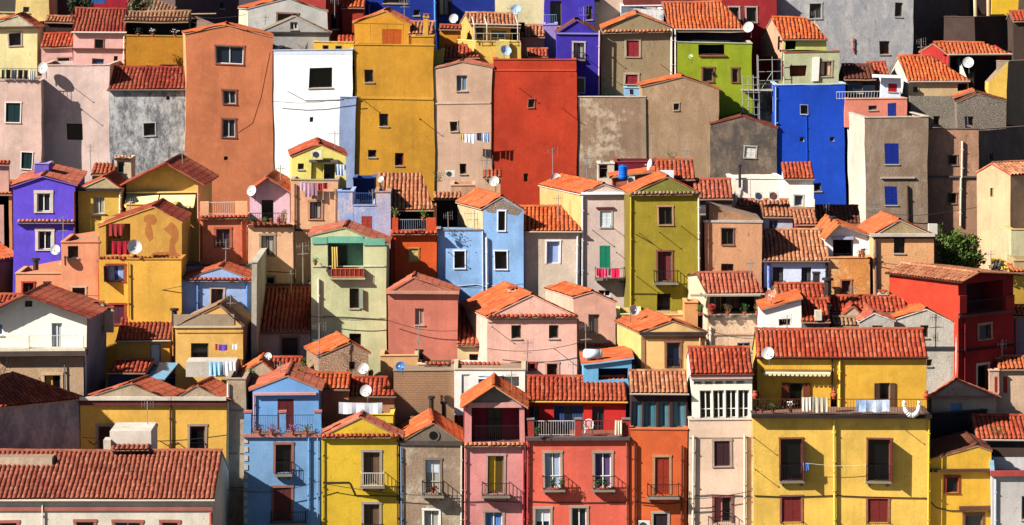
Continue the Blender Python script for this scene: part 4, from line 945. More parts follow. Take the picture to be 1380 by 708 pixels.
BLK['pl'] = Plane((P(240, 0, 206.5).x, 206.5), (P(322, 0, 206.5).x, 206.5)); box3(250, 318, 488, 508, -2, 0, (206, 196, 180), 'terrace_parapet')
towel('sky blue towel over the white parapet of the sandy yellow house', 281, 299, 488, 506, 206.3, (150, 200, 236)); towel('white sheet over the white parapet of the sandy yellow house', 300, 317, 487, 506, 206.3, (226, 234, 240))
laundry('washing line with purple and white clothes before the sandy yellow house', 288, 322, 463, 208.8, [(.05, .18, .4, (190, 60, 50)), (.2, .55, .38, (110, 70, 170)), (.75, .95, .35, (236, 230, 220))])
chimney(267, 482, 500, .4, (220, 210, 196), -2.5)
house('red_roof_house', 'small orange yellow house with bright red tiled roof and white door')
B(157, 228, 459, 212, (246, 176, 74), 'gx', ay=427, sk=14, t='dark', edge=(110, 56, 46), win=[('b', 202, 464, 216, 500, {'p': (206, 210, 214), 'c': (130, 130, 140), 'dep': .12})])
chimney(235, 416, 430, .35, (60, 50, 46), 1.5, 'pipe'); pipe(233, 440, 480, (190, 120, 60), .07)
house('dark_lean_to', 'dark lean-to with a strip of red tiles and glassy blue roofing')
B(146, 195, 502, 207, (60, 60, 80), 'gx', ay=488, sk=20, t='red', tp=.4)
m_ = BLK; mb = MB(); a_, b_, c_, d_ = P(196, 512, 206.6), P(222, 512, 206.6), P(240, 491, 209.5), P(214, 490, 209.5)
mb.hexa([a_, b_, c_, d_]+[v+Vector((0, 0, .08)) for v in (a_, b_, c_, d_)], simple((110, 160, 190), .25)); mb.build('translucent_roof', BLK['H'])
B(146, 240, 511, 209.8, (50, 60, 90), 'flat', D=2)
house('white_house', 'white two storey house with balcony and big red tiled gable at the left')
B(-14, 117, (421, 426.5), 206.5, (250, 240, 218), 'gf', ax=36, ay=398, D=6.5, sk=26, t='dark', ov=.35, fo=.7, side=(170, 165, 180), edge=(150, 150, 158), win=[  # grey violet side colour paints in the shade on the unlit right wall
    ('w', 70, 436, 84, 470, {'c': (236, 240, 244), 'g': (90, 120, 160), 'cur': (200, 205, 210)}), ('w', -6, 437, 4, 452, {'c': (236, 240, 244), 'g': (90, 120, 160)}), ('k', 34, 406, 44, 414, {'sill': 0, 'c': (40, 40, 44)})])
BLK['pl'] = Plane((P(-14, 0, 205.6).x, 205.6), (P(115, 0, 205.6).x, 205.6))
box3(-14, 115, 470, 473.5, -.9, 0, (244, 232, 200), 'balcony_slab'); box3(-14, 117, 474, 480, -.9, .1, (90, 74, 66), 'cornice')
for a in (32, 106): box3(a, a+7, 453, 470, -.25, 0, (248, 240, 220), 'pillar')
rail(-12, 113, 453, 470, (214, 210, 200), -.1, step=.18)
B(-14, 113, 481, 206, (206, 176, 140), 'flat', D=6, sk=22, kind='old', c2=(186, 150, 116), by=640, cap=0, floor=.01, side=(120, 120, 150), win=[('k', 60, 506, 82, 545, {'su': ((216, 180, 140), .15), 'cur': (236, 180, 80), 'cw': .5})])  # bluish side colour holds the shade of the lower right wall
pipe(88, 490, 540, (110, 100, 100), .05)
chimney(126, 407, 420, .6, (200, 180, 160), 5, 'pot'); chimney(134, 407, 420, .5, (200, 180, 160), 5, 'pot'); chimney(147, 414, 430, .5, (210, 180, 150), 5, 'pot')
plant('dark bushy shrub at the left edge below the white house', 3, 510, 204.5, 1.2, 1.2, (26, 34, 20), potless=True, name='bush', group=None)
# ================================================================ THIRD ROW, left to right
house('amber_house', 'dim amber house sliver at the left edge beside the purple house')
B(-20, 16, 262, 232, (236, 150, 78), 'gx', ay=246, t='orange', side=(214, 140, 70), win=[('k', -4, 276, 5, 332, {'g': (30, 26, 40)})])
band(-20, 16, 259.5, 261.5, (110, 50, 40), .2)
house('brown_sided_house', 'house with dark brown shaded side and sloping orange tile edge at the left edge')
B(-60, 27, 352, (221, 226), (150, 104, 60), 'gx', ay=334, t='orange', D=5); B(-20, 24, 409, 213, (170, 110, 80), 'gx', ay=400, t='red', tp=.3)
house('peach_house', 'peach coloured flat topped house with low wing, right of the purple house')
B(82, 134, (327, 319), 216.5, (246, 158, 116), 'flat', D=5, cap=(240, 150, 110), win=[('k', 91, 332, 105, 348, {'g': (24, 10, 12), 'c': (60, 30, 30)}), ('k', 97, 388, 114, 402, {'su': ((228, 190, 160), .1), 'g': (50, 18, 16), 'c': (50, 30, 30)})])
pipe(133, 352, 425, (196, 90, 50), .07)
B(21, 82, (369, 358), 216.8, (246, 158, 112), 'flat', D=4, cap=(246, 176, 130), win=[('v', 31, 381, 45, 396, {'su': ((190, 60, 44), .1), 'c': (60, 50, 50)}), ('b', 58, 379, 69, 393, {'p': (240, 234, 220), 'c': (150, 150, 150)})])
chimney(48, 348, 364, .35, (206, 160, 140), 2, 'pipe')
antenna('aerial in front of the purple house', 85, 292, 330, 217.5, ((.1, .6), (.8, .5)), 5)
dish('white dish in front of the lower corner of the purple house', 75, 337, 7, 216)
house('painted_house', 'amber house with brown camouflage like wall patches and a tiled band')
B(172, 245, 350, 214, (246, 182, 66), 'flat', D=3, cap=(220, 150, 60)); pipe(173.5, 354, 428, (200, 140, 50), .05)
B(133, 172, 350, 214.6, (246, 182, 66), 'flat', D=3, cap=0, win=[('k', 145, 358, 167, 379, {'su': ((176, 70, 50), .12), 'g': (30, 50, 120), 'c': (110, 120, 180), 'cur': (160, 180, 220)}), ('s', 148, 411, 167, 437, {'su': ((176, 70, 50), .12), 'c': (90, 44, 60)})])
mb = MB(); pl = BLK['pl']; u_, z0_, u1_, z1_ = pl.rect(142, 358, 147, 379); pl.lbox(mb, u_-.05, u_, z0_, z1_, .02, .6, simple((30, 26, 24), .5)); mb.build('shutter', BLK['H'])
B(133, 245, (306, 300), 216.5, (226, 166, 70), 'gf', ax=207, ay=280, D=6.5, t='dark', ov=.05, edge=(240, 180, 80), win=[
    ('L', 143, 302, 176, 344, {'c': (240, 190, 90), 'dep': 2, 'rail': (40, 30, 30), 'doors': ((146, 304, 160, 325, (230, 220, 200)),)})])
pl = BLK['pl']; random.seed(3)
def patchwork(cx_, cy_, pts, L_=None):
    mb = MB(); P2 = [pl.hit(cx_+x, cy_+y) for x, y in pts]; m = plaster((200, 122, 58)); n = len(P2); o = .006
    mb.poly([pl.w(u, z, o) for u, z in P2], m); mb.build('painted_patch', BLK['H'])
patchwork(0, 0, [(194, 293), (200, 289), (208, 290), (212, 297), (208, 303), (203, 303), (206, 312), (207, 322), (202, 326), (196, 316), (196, 308), (198, 301), (194, 299)])
patchwork(0, 0, [(220, 309), (226, 304), (231, 299), (237, 304), (241, 312), (240, 324), (235, 330), (237, 340), (245, 345), (204, 345), (206, 341), (228, 339), (229, 326), (231, 318), (225, 313)])
tband(131, 245, 350, 'red', .55)
towel('dark red cloth hanging in the balcony of the amber patchwork house', 147, 168, 302, 318, 215, (150, 50, 46)); towel('crimson sheet below the balcony of the amber patchwork house', 151, 176, 325, 343, 214.3, (160, 20, 40)); 
dish('big white dish on the balcony of the amber patchwork house', 181, 334, 10, 214, face=(.3, -.9, .3))
chimney(238, 276, 292, .5, (226, 180, 80), 3)
house('purple_house', 'bright purple house with two white framed windows')
B(17.5, 102, (252, 250), 223, (104, 76, 226), 'gf', ax=58, ay=239, D=12, sk=12, t='salmon', ov=.15, fo=.12, edge=(140, 110, 220), win=[
    ('w', 50, 261, 68, 286, {'su': ((232, 214, 196), .2)}), ('w', 51, 312, 69, 337, {'su': ((232, 214, 196), .2)})])
tband(23, 101, 300, 'old', .35); pipe(101, 258, 340, (120, 60, 60), .08)
B(47, 66, 221, 227, (120, 100, 220), 'flat', D=2, by=245, cap=(190, 170, 220))
house('mustard_house', 'mustard house with pale low gable and one window, right of the purple house')
B(106, 163, 256, 223.5, (224, 180, 74), 'gf', ax=141, ay=240, ped=(214, 188, 140), D=5.5, t='red', ov=.08, kind='', edge=(236, 210, 160), win=[('v', 126, 265, 141, 288, {'c': (210, 200, 180), 'g': (14, 14, 16)}), ('b', 126, 313, 132, 319, {'p': (150, 150, 120)})])
band(104, 163, 253.5, 257, (60, 44, 40), .3); band(123, 144, 288.5, 291, (90, 60, 50), .2); pipe(162, 258, 290, (226, 220, 210), .08)
house('dormer_house', 'small cream dormer with dark green window by a strip of red tiles')
B(154, 176, 214, 234, (236, 208, 170), 'flat', D=3, win=[('k', 157, 217, 167, 233, {'g': (16, 40, 40), 'c': (200, 190, 170)})]); tband(153, 177, 213, 'old', .2); B(124, 153, 236, 233, (232, 200, 160), 'shed', ay=223, t='red')
house('golden_house', 'broad golden house with big salmon edged overhanging gable')
B(170, 268, (247, 244), 225, (250, 192, 92), 'gf', ax=226, ay=220, D=8, sk=18, t='dark', ov=.45, fo=.9, edge=(226, 136, 116), win=[])
BLK2 = BLK; band(170, 266, 258, 260, (250, 206, 120), .3, 'terrace_slab'); awn(171, 214, 261, 274, (250, 226, 160), 1.6); awn(216, 264, 261, 275, (250, 226, 160), 1.6)
B(170, 236, 276, 221.8, (250, 192, 92), 'flat', D=2, by=300)
pipe(267, 250, 300, (226, 150, 120), .08)
house('pergola_house', 'peach and coral house with white railed terrace under a tile awning')
B(269, 333, 292, 220.5, (236, 128, 90), 'flat', D=2.4, fc=(190, 120, 90), floor=.02, side=(246, 180, 130), win=[('v', 291, 309, 309, 333, {'su': ((190, 100, 70), .14), 'g': (50, 30, 50), 'c': (110, 60, 60)})])
tband(269, 336, 294, 'red', .3); pipe(273, 298, 350, (190, 90, 60), .08); pipe(326, 298, 350, (190, 90, 60), .08)
box3(269, 281, 272, 292, -.3, .05, (248, 178, 128), 'parapet'); box3(317, 334, 272, 292, -.3, .05, (248, 178, 128), 'parapet'); rail(281, 317, 273, 290, (214, 200, 196), -.1)
antenna('aerial with cross arms in front of the coral wall below the white railing', 304, 322, 358, 217, ((.1, 1.3), (.5, .4)), 6)
B(272, 337, 254, 222.8, (250, 186, 134), 'gx', ay=241, t='salmon', by=300, gut=(210, 196, 180), win=[('k', 284, 257, 299, 280, {'c': (80, 50, 50)}), ('k', 316, 256, 331, 272, {'g': (24, 70, 70), 'cur': (70, 120, 110)}), ('s', 276, 257, 283, 272, {'c': (100, 90, 140)})])
B(283, 340, (242, 238), 225, (250, 188, 136), 'gf', ax=318, ay=226, D=4, t='red', ov=.1)
dish('white dish at the right end of the tile awning', 341, 258, 7.5, 220.5, face=(-.5, -.8, .3))
house('lilac_terrace_house', 'peach house with lilac terrace, black door and potted plants under red gable')
B(334, 395, 306, 219.5, (248, 190, 146), 'flat', D=2.8, fc=(180, 120, 90), floor=.02, win=[('v', 352, 318, 369, 345, {'su': STONE, 'g': (50, 34, 52), 'c': (120, 80, 70)}), ('k', 352, 374, 369, 385, {'su': STONE})])
band(334, 395, 303, 307, (120, 66, 50), .2); rail(338, 386, 288, 303, (30, 24, 26), -.05); cable([(334, 362), (360, 366), (390, 368)]); pipe(397, 307, 382, (70, 44, 40), .08)
B(337, 391, (258, 258), 222.5, (236, 190, 206), 'gf', ax=362, ay=240, D=6.5, sk=8, t='red', ov=.2, fo=.6, edge=(240, 160, 130), win=[('k', 353, 270, 369, 303, {'g': (8, 8, 8), 'c': (20, 16, 16)})])
for x, L, c2, h_ in ((341, 'at the left end', (60, 70, 30), .35), (349, 'second from the left', (150, 80, 60), .25), (357, 'before the black door', (80, 100, 40), .3), (366, 'right of the black door', (120, 70, 40), .25), (376, 'next to the right end', (150, 60, 50), .3), (384, 'spiky and tall at the right end', (110, 130, 70), .8)):
    plant(f'potted plant of the lilac terrace, {L}', x, 304, 219.2, h_, .3, c2)
towel('red and white cloth on the railing of the lilac terrace', 376, 384, 288, 301, 219.2, (206, 60, 70), c2=(236, 220, 220))
house('peach_tower_house', 'tall peach house with clothes hung high and one stone framed window')
B(392, 455, 243, 221, (250, 186, 138), 'flat', D=4.5, cap=(200, 176, 150), win=[('v', 418, 272, 433, 295, {'su': ((214, 150, 110), .14), 'g': (40, 30, 40), 'c': (90, 60, 60)})])
band(333, 455, 309, 313, (120, 70, 56), .2); pipe(398, 248, 382, (120, 80, 66), .07); pipe(452, 254, 312, (190, 150, 120), .08)
B(395, 452, 312, 220.4, (250, 186, 138), 'flat', D=1.5, cap=0)
laundry('line of pale pink and dark red clothes high on the tall peach house', 405, 448, 245, 220.6, [(.0, .16, .55, (210, 170, 190)), (.16, .34, .95, (190, 150, 170)), (.36, .52, .8, (150, 110, 130)), (.54, .68, .5, (140, 30, 36)), (.7, .84, .4, (130, 24, 30))])
antenna('low aerial on the terrace wall before the tall peach house', 408, 328, 384, 217, ((.1, .8), (.6, .6)), 5)
house('lemon_house', 'little lemon penthouse with red tiled gable in front of the white tower')
B(393, 466, (211, 210), 223.5, (250, 232, 120), 'gf', ax=431, ay=195, D=6, sk=-3, t='red', ov=.1, edge=(190, 120, 90), by=262, win=[('k', 401, 220, 409, 228, {'c': (70, 60, 50)}), ('k', 436, 221, 451, 242, {'c': (60, 50, 44)}), ('b', 419, 219, 435, 242, {'p': (206, 190, 90), 'c': (180, 160, 80)})])
band(416, 456, 215, 218, (110, 100, 90), .35); ac('white air conditioner up under the red gable of the lemon penthouse', 420, 433, 203, 213, 223)
chimney(391, 189, 212, .22, (40, 30, 30), -.2, 'pipe'); chimney(407, 183, 200, .25, (60, 50, 50), 1, 'pipe'); chimney(379, 202, 240, .55, (224, 206, 190), 3, 'slab')
antenna('aerial over the right slope of the lemon penthouse roof', 451, 176, 212, 224, ((.1, .8),), 5)
towel('light blue and white clothes at the right corner of the lemon penthouse', 452, 464, 221, 236, 223, (150, 180, 226), c2=(230, 234, 240))
house('faded_blue_house', 'peeling lilac blue house with balcony rail and red brown door, beside the orange house')
B(455, 476, 258, 220, (160, 180, 232), 'flat', D=3, kind='peel', c2=(214, 190, 176)); B(505, 526, 259, 220, (190, 186, 214), 'flat', D=3, kind='peel', c2=(222, 190, 160), cap=(196, 150, 130))
B(476, 505, 277, 220.01, (170, 184, 226), 'flat', D=4, kind='peel', c2=(206, 196, 200), win=[('s', 487, 291, 501, 312, {'c': (170, 66, 50)})]); rail(475, 505, 260, 276, (60, 90, 150), .02)
B(440, 492, 277, 222.6, (44, 62, 120), 'flat', D=2)
antenna('dark aerial against the balcony of the peeling lilac blue house', 502, 255, 276, 219, ((.1, .5),), 4)
house('vivid_orange_house', 'vivid orange house with long tile awning over a shaded loggia')
B(527, 588, 313, 218.7, (240, 94, 36), 'flat', D=3.2, fc=(150, 70, 50), floor=.02, win=[('s', 551, 335, 563, 352, {'c': (206, 190, 120), 'su': ((226, 150, 80), .08)})])
tband(527, 590, 315, 'red', .35); pipe(533, 320, 380, (190, 60, 30), .12, .14)
box3(528, 536, 294, 312, -.3, 0, (226, 84, 40), 'parapet'); box3(574, 587, 294, 312, -.3, 0, (226, 84, 40), 'parapet'); rail(536, 574, 296, 311, (150, 160, 180), -.1)
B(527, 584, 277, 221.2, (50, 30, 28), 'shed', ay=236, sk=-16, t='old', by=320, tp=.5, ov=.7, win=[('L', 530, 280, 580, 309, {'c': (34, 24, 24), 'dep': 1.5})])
box3(582, 588, 276, 312, -1.5, 0, (246, 170, 110), 'side_wall')
plant('leafy green plant at the right of the shaded orange loggia', 570, 297, 217.8, .8, .7, (90, 120, 40)); plant('small plant at the left of the shaded orange loggia', 532, 294, 217.8, .5, .35, (100, 110, 50))
dish('small white dish beside the long tile awning', 513, 242, 4.5, 222)
house('flat_blue_house', 'flat topped light blue house with one dark window left of its gabled blue neighbour')
B(589, 650, 311, 219, (150, 198, 250), 'flat', D=2, kind='', cap=(150, 140, 140), win=[('k', 612, 339, 626, 362, {'c': (40, 30, 32), 'su': ((220, 226, 236), .08)})])
band(650, 651, 312, 400, (236, 236, 236), .12, 'downpipe'); cable([(600, 387), (640, 384), (652, 386)], (210, 210, 210))
B(586, 620, 268, 226, (60, 50, 46), 'shed', ay=261, t='old'); B(608, 640, 250, 228, (226, 170, 130), 'flat', D=3, kind='old')
antenna('crossed aerial by the dark hollow above the flat blue house', 640, 284, 311, 220, ((.1, 1.4), (.5, 1.2)), 4)
house('gabled_blue_house', 'light blue house with bare stone gable and cream sunlit side wall')
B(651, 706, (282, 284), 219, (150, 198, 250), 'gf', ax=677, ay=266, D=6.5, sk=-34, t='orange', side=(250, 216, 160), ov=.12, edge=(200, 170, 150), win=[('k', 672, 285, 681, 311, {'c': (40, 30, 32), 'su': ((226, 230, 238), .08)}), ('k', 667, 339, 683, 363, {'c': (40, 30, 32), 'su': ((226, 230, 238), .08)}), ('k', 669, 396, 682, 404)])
pl = BLK['pl']; mb = MB(); q = [pl.hit(*p) for p in ((653, 282), (677, 268), (704, 284), (698, 291), (684, 288), (683, 282), (671, 282), (668, 288), (657, 286))]
mb.poly([pl.w(u, z, .008) for u, z in q], plaster((176, 156, 136), 'rub')); mb.build('stone_patch', BLK['H'])
rods((597, 373), (604, 340)); pipe(656, 320, 404, (226, 232, 240), .09, .12); cable([(652, 386), (680, 385), (706, 388)], (214, 214, 214))
house('tile_strip_house', 'small tan wall with short tile strip and big white dish beside the red tower')
B(652, 674, 240, 229, (224, 170, 126), 'shed', ay=232, t='red', D=2, kind='old'); dish('white dish in front of the foot of the red tower', 666, 245, 7, 227.5)
ac('white air conditioner on the terrace at the foot of the tan pink tower', 600, 613, 230, 238, 229)
antenna('aerial left of the foot of the red tower', 655, 212, 246, 228, ((.1, .9), (.7, .6)), 6)
house('oatmeal_house', 'oatmeal coloured low house with blue white window under a bright orange shed roof')
B(708, 782, 312, 219.5, (234, 210, 184), 'gx', ay=281, sk=-14, t='orange', edge=(190, 200, 214), win=[('b', 737, 325, 754, 355, {'p': (150, 176, 224), 'c': (226, 226, 230), 'su': ((230, 226, 226), .1)}), ('v', 736, 386, 757, 398, {'c': (200, 210, 230)})])
pipe(707, 315, 400, (120, 150, 214), .1); pipe(778, 313, 385, (226, 220, 214), .08)
house('shuttered_house', 'greyish pink house with white and green shutters and long ochre side wall')
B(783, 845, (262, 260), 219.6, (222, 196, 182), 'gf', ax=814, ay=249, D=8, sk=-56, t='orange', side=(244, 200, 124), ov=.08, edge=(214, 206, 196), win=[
    ('s', 808, 284, 824, 306, {'c': (214, 222, 226), 'su': ((210, 200, 196), .06)}), ('s', 808, 331, 822, 362, {'c': (20, 130, 100), 'bal': (802, 840, 360, 374, (60, 40, 44), .7)}), ('v', 807, 391, 823, 400, {'c': (210, 210, 220)})])
rods((798, 310), (822, 304), (830, 340)); band(783, 845, 259, 262, (226, 226, 226), .26); band(803, 827, 279, 281.5, (110, 40, 36), .12); pipe(785, 264, 385, (214, 220, 232), .08); pipe(843, 262, 400, (226, 226, 226), .08)
laundry('bright red and pink clothes along the balcony with green shutters', 803, 835, 361, 218.6, [(.02, .14, .5, (200, 40, 70)), (.16, .34, .6, (226, 40, 90)), (.36, .5, .55, (214, 50, 110)), (.52, .62, .45, (120, 40, 60)), (.64, .98, .6, (230, 30, 84))], .02)
B(720, 760, 243, 229, (230, 186, 120), 'gf', ax=768, ay=226, D=4, t='orange', ov=.1, sk=-6)
dish('pale dish with shaded top above the ochre side wall', 749, 242, 7.5, 226, face=(.1, -.85, .5)); antenna('long thin mast aerial before the foot of the red tower, above the pale dish', 745, 200, 236, 227, ((.1, .7),), 4)
antenna('fishbone aerial on the orange ridge by the peeling brown wall', 791, 210, 240, 226, ((.1, .6), (.5, .7)), 6)
house('maroon_house', 'low maroon rooftop wall with a pale framed black opening, blue barrel beside it')
B(828, 886, 219, 231, (130, 30, 50), 'flat', D=3, cap=(170, 60, 60)); B(806, 828, 221, 230, (214, 204, 180), 'flat', D=2, win=[('k', 808, 222, 819, 240, {'sill': 0})]); B(826, 884, (240, 232), 227, (190, 100, 80), 'shl', D=3, t='orange')
p = P(840, 241, 224.5); t = thing('water_barrel', 'upright bright blue plastic water barrel on the rooftops', 'water barrel', p); m = simple((20, 110, 226), .35); mb = MB(); H_ = 19*224.5/F
for z0_, z1_, r0, r1 in ((0, .12, .27, .31), (.12, .3, .31, .29), (.3, .34, .31, .31), (.34, .62, .29, .29), (.62, .66, .31, .31), (.66, .86, .29, .31), (.86, .94, .31, .22)): mb.tube(p+Vector((0, 0, z0_*H_)), p+Vector((0, 0, z1_*H_)), r0, m, 18, r1)
mb.build('barrel', t); mb = MB(); mb.tube(p+Vector((0, 0, .94*H_)), p+Vector((0, 0, H_)), .12, simple((20, 90, 190), .4), 12); mb.build('lid', t)
ac('cream air conditioner right of the blue water barrel', 846, 856, 238, 247, 224.5); dish('narrow edge-on white dish right of the blue water barrel', 878, 222, 8, 226, face=(-.95, -.3, .2))
house('olive_house', 'olive yellow house with mossy low gable and three dark openings')
B(849, 943, 262, 217, (168, 148, 36), 'gf', ax=900, ay=240, ped=(150, 146, 60), side=(150, 130, 40), D=4.5, sk=-12, t='orange', ov=.1, edge=(170, 160, 110), kind='', win=[
    ('v', 888, 279, 906, 303, {'su': ((206, 150, 130), .1), 'c': (60, 50, 40), 'g': (10, 10, 10)}), ('k', 886, 339, 905, 380, {'su': ((150, 90, 70), .1), 'g': (36, 12, 16), 'cur': (120, 50, 60), 'bal': (881, 912, 364, 380, (36, 30, 26), .6)}), ('k', 885, 396, 903, 419, {'c': (40, 36, 20)})])
tband(848, 943, 262, 'moss', .3); pipe(850, 264, 420, (206, 180, 60), .06, .08); pipe(942, 264, 400, (226, 216, 200), .08); cable([(856, 315), (878, 328)]); cable([(849, 395), (884, 396)])
rods((861, 314), (888, 313), (918, 305), (858, 372))
house('red_tile_house', 'house with steep red tiles and white skylight box left of the white penthouse')
B(886, 935, 242, 226, (120, 40, 36), 'gx', ay=219, sk=-5, t='red', D=7); B(937, 986, 268, 224, (90, 80, 90), 'gx', ay=245, sk=-4, t='salmon')
mb = MB(); a_, b_ = P(890, 241, 225), P(907, 229, 226); mb.box(a_, b_, simple((226, 232, 240), .4)); mb.build('skylight', BLK['H'])
house('flaking_house', 'tan orange house with flaking parapet and two dark windows, right of the olive house')
B(950, 1027, 300, 217.3, (236, 172, 124), 'flat', D=6.5, kind='old', c2=(206, 150, 110), cap=0, floor=.02, win=[('v', 973, 308, 989, 330, {'su': ((150, 110, 90), .05), 'c': (60, 44, 40)}), ('k', 972, 356, 989, 369, {'c': (40, 36, 36)})])
B(956, 1026, (277, 296), 217.5, (206, 150, 106), 'flat', D=4, kind='old', c2=(150, 116, 90), by=305, cap=0, floor=.01); band(948, 1028, 297, 300, (206, 190, 176), .25)
pipe(1026, 302, 368, (226, 220, 212), .08); B(980, 1018, (279, 290), 221, (150, 30, 34), 'flat', D=1, cap=0)
house('white_penthouse', 'white rooftop house with stubby tiled turret in front of the cobalt blue tower')
B(991, 1058, 241, 230, (236, 226, 208), 'flat', D=4, sk=-11, side=(250, 236, 206), by=300)
B(1058, 1096, 241, 229.4, (240, 230, 216), 'shed', ay=221, t='red', by=300, win=[('k', 1071, 263, 1082, 277, {'su': ((206, 200, 190), .08), 'g': (70, 80, 96), 'c': (160, 160, 160)})]); 
BLK['pl'] = Plane((P(1090, 0, 228.8).x, 228.8), (P(1104, 0, 228.8).x, 228.8)); box3(1091, 1097, 250, 288, -.5, 0, (244, 232, 214), 'chimney'); box3(1093, 1098, 268, 290, -.4, .3, (244, 232, 214), 'chimney')
pipe(1011, 240, 270, (200, 190, 180), .04)
chimney(997, 222, 241, .18, (90, 90, 90), 1, 'pipe')
ac('left hand air conditioner, bluish, on the white penthouse terrace', 1017, 1028, 259, 270, 226.5, (40, 70, 120)); ac('right hand air conditioner with reddish fan on the white penthouse terrace', 1036, 1050, 258, 270, 226.5, (150, 60, 50))
house('striped_roof_house', 'low houses of pale striped tiles stepping down before the white penthouse')
B(1029, 1068, 293, 225.6, (190, 200, 214), 'gx', ay=272, sk=-12, t='old', D=4, win=[('v', 1036, 297, 1048, 310, {'g': (40, 60, 90), 'c': (120, 140, 170)})]); B(1072, 1101, 303, 224.5, (170, 30, 34), 'gx', ay=284, sk=-8, t='old', D=3)
skylight(1080, 1090, 291, 295, 1.2); B(996, 1024, 279, 228, (226, 130, 110), 'gx', ay=272, t='salmon', D=2)
house('pale_blue_house', 'white blue house with two dark doors under a wide shadow crossed tile roof')
B(1030, 1115, 352, 217.5, (206, 214, 230), 'gx', ay=313, sk=-6, t='old', tp=.42, D=7.5, edge=(230, 200, 140), win=[('k', 1042, 360, 1056, 386, {'c': (40, 34, 34), 'cur': (80, 84, 90), 'bal': (1041, 1057, 378, 386, (20, 20, 20), .2)}), ('k', 1080, 360, 1093, 386, {'c': (40, 34, 34), 'cur': (80, 84, 90), 'bal': (1079, 1094, 378, 386, (20, 20, 20), .2)})])
pipe(1037, 355, 388, (80, 110, 200), .08); pipe(1113, 355, 400, (50, 44, 50), .08); chimney(1100, 368, 386, .4, (60, 54, 54), -1, 'slab')
house('dark_roof_house', 'low house with dark shaded tile roof at the foot of the cobalt tower')
B(1096, 1158, 302, 230, (80, 70, 80), 'gx', ay=281, sk=-4, t='brown'); antenna('stub aerial by the dark shaded tiles under the cobalt tower', 1114, 276, 292, 229, ((.05, .4),), 3)
house('white_arch_house', 'white gabled terrace house above a rusty orange wall with small window')
B(1112, 1172, 348, 217.5, (238, 152, 76), 'flat', D=3, kind='peel', c2=(230, 190, 140), fc=(150, 110, 90), floor=.05, win=[('k', 1134, 378, 1146, 395, {'su': ((196, 120, 80), .1), 'g': (20, 26, 50)})])
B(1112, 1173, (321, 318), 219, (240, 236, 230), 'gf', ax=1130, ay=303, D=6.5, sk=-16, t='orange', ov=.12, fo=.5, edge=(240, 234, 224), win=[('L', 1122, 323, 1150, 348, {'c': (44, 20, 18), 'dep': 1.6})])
band(1122, 1150, 319, 323, (190, 190, 214), .2); pipe(1171, 324, 400, (232, 226, 216), .08); chimney(1122, 292, 306, .3, (170, 130, 110), 2, 'pipe')
plant('red potted plant at the right end of the white gabled terrace', 1163, 347, 217, .35, .3, (60, 80, 50), (206, 30, 30)); plant('yellowish potted plant on the white gabled terrace', 1158, 347, 217, .25, .25, (190, 160, 70))
house('apricot_stained_house', 'stained apricot house with grey pediment, left of the green tree')
B(1177, 1259, (319, 318), 217.5, (240, 184, 124), 'gf', ax=1213, ay=298, ped=(190, 164, 120), D=6.5, sk=-24, t='orange', ov=.1, kind='old', c2=(226, 160, 110), edge=(196, 190, 176), win=[('k', 1205, 322, 1220, 342, {'c': (30, 26, 26)}), ('k', 1203, 366, 1219, 392, {'c': (30, 26, 26), 'su': ((226, 196, 150), .05)})])
band(1172, 1260, 315, 319, (206, 196, 180), .28); band(1177, 1259, 319, 322, (40, 34, 34), .1); pipe(1180, 323, 400, (96, 90, 96), .1); 
box3(1257, 1269, 306, 320, -2.5, -2.1, (220, 214, 200), 'vent_box')
house('cream_tall_house', 'tall plain cream house with a slit window and small tiled gable, right edge')
B(1317, 1362, (233, 236), (230, 226.5), (214, 172, 128), 'gf', ax=1337, ay=221, D=8, t='old', ov=.1, edge=(200, 70, 50), kind='', win=[('k', 1335.5, 253, 1338.5, 265, {'su': ((200, 180, 130), .04), 'sill': 0})])
house('low_terrace_house', 'small pale terrace block at the right edge beside the tall cream house')
B(1362.5, 1420, 310, 224, (206, 196, 150), 'flat', D=4, cap=(236, 190, 120)); B(1366, 1420, 352, 219, (190, 160, 110), 'flat', D=3)
house('yellow_block', 'sunlit golden yellow corner block with orange roof at the right edge')
B(1352, 1366, 362, 219.5, (244, 186, 60), 'flat', D=6, side=(244, 186, 60)); B(1364, 1420, 366, (218.8, 219.4), (244, 190, 66), 'shed', ay=357, t='orange')
# ================================================================ FOURTH ROW: the tall towers
GRN = (16, 50, 50)
house('pink_tower', 'pale pink tower with dark green shutters and a laundry roof, left edge')
B(-30, 55, 109, 240.5, (240, 200, 182), 'flat', D=7, fc=(150, 130, 120), floor=.05, kind='', win=[('s', 7, 140, 26, 166, {'c': GRN, 'su': ((240, 220, 210), .08)}), ('s', 29, 206, 43, 228, {'c': GRN, 'su': ((240, 220, 210), .06)})])
rail(-20, 53, 93, 107, (110, 110, 110), -.3, step=.3)
for x0_, x1_, c2, L in ((1, 5, (60, 90, 40), 'olive garment'), (7, 13, (20, 20, 24), 'black shirt'), (15, 22, (90, 90, 96), 'grey shirt'), (24, 30, (26, 24, 30), 'black trousers pair'), (32, 37, (40, 40, 44), 'charcoal garment'), (39, 47, (200, 200, 200), 'white patterned shirt')):
    towel(f'{L} drying on the roof of the pale pink tower', x0_, x1_, 95, 107, 240.3, c2)
B(-20, 12, 222, 232, (226, 170, 140), 'shed', ay=219, t='red')
house('pale_pink_tower', 'blank faced blush tower with one black window, half in slanting shadow')
B(57, 148, 88, 241.9, (236, 204, 190), 'flat', D=6, kind='', cap=(240, 200, 180), win=[('k', 89, 166, 111, 188, {'sill': 0, 'c': (30, 26, 26), 'g': (6, 6, 6)})])
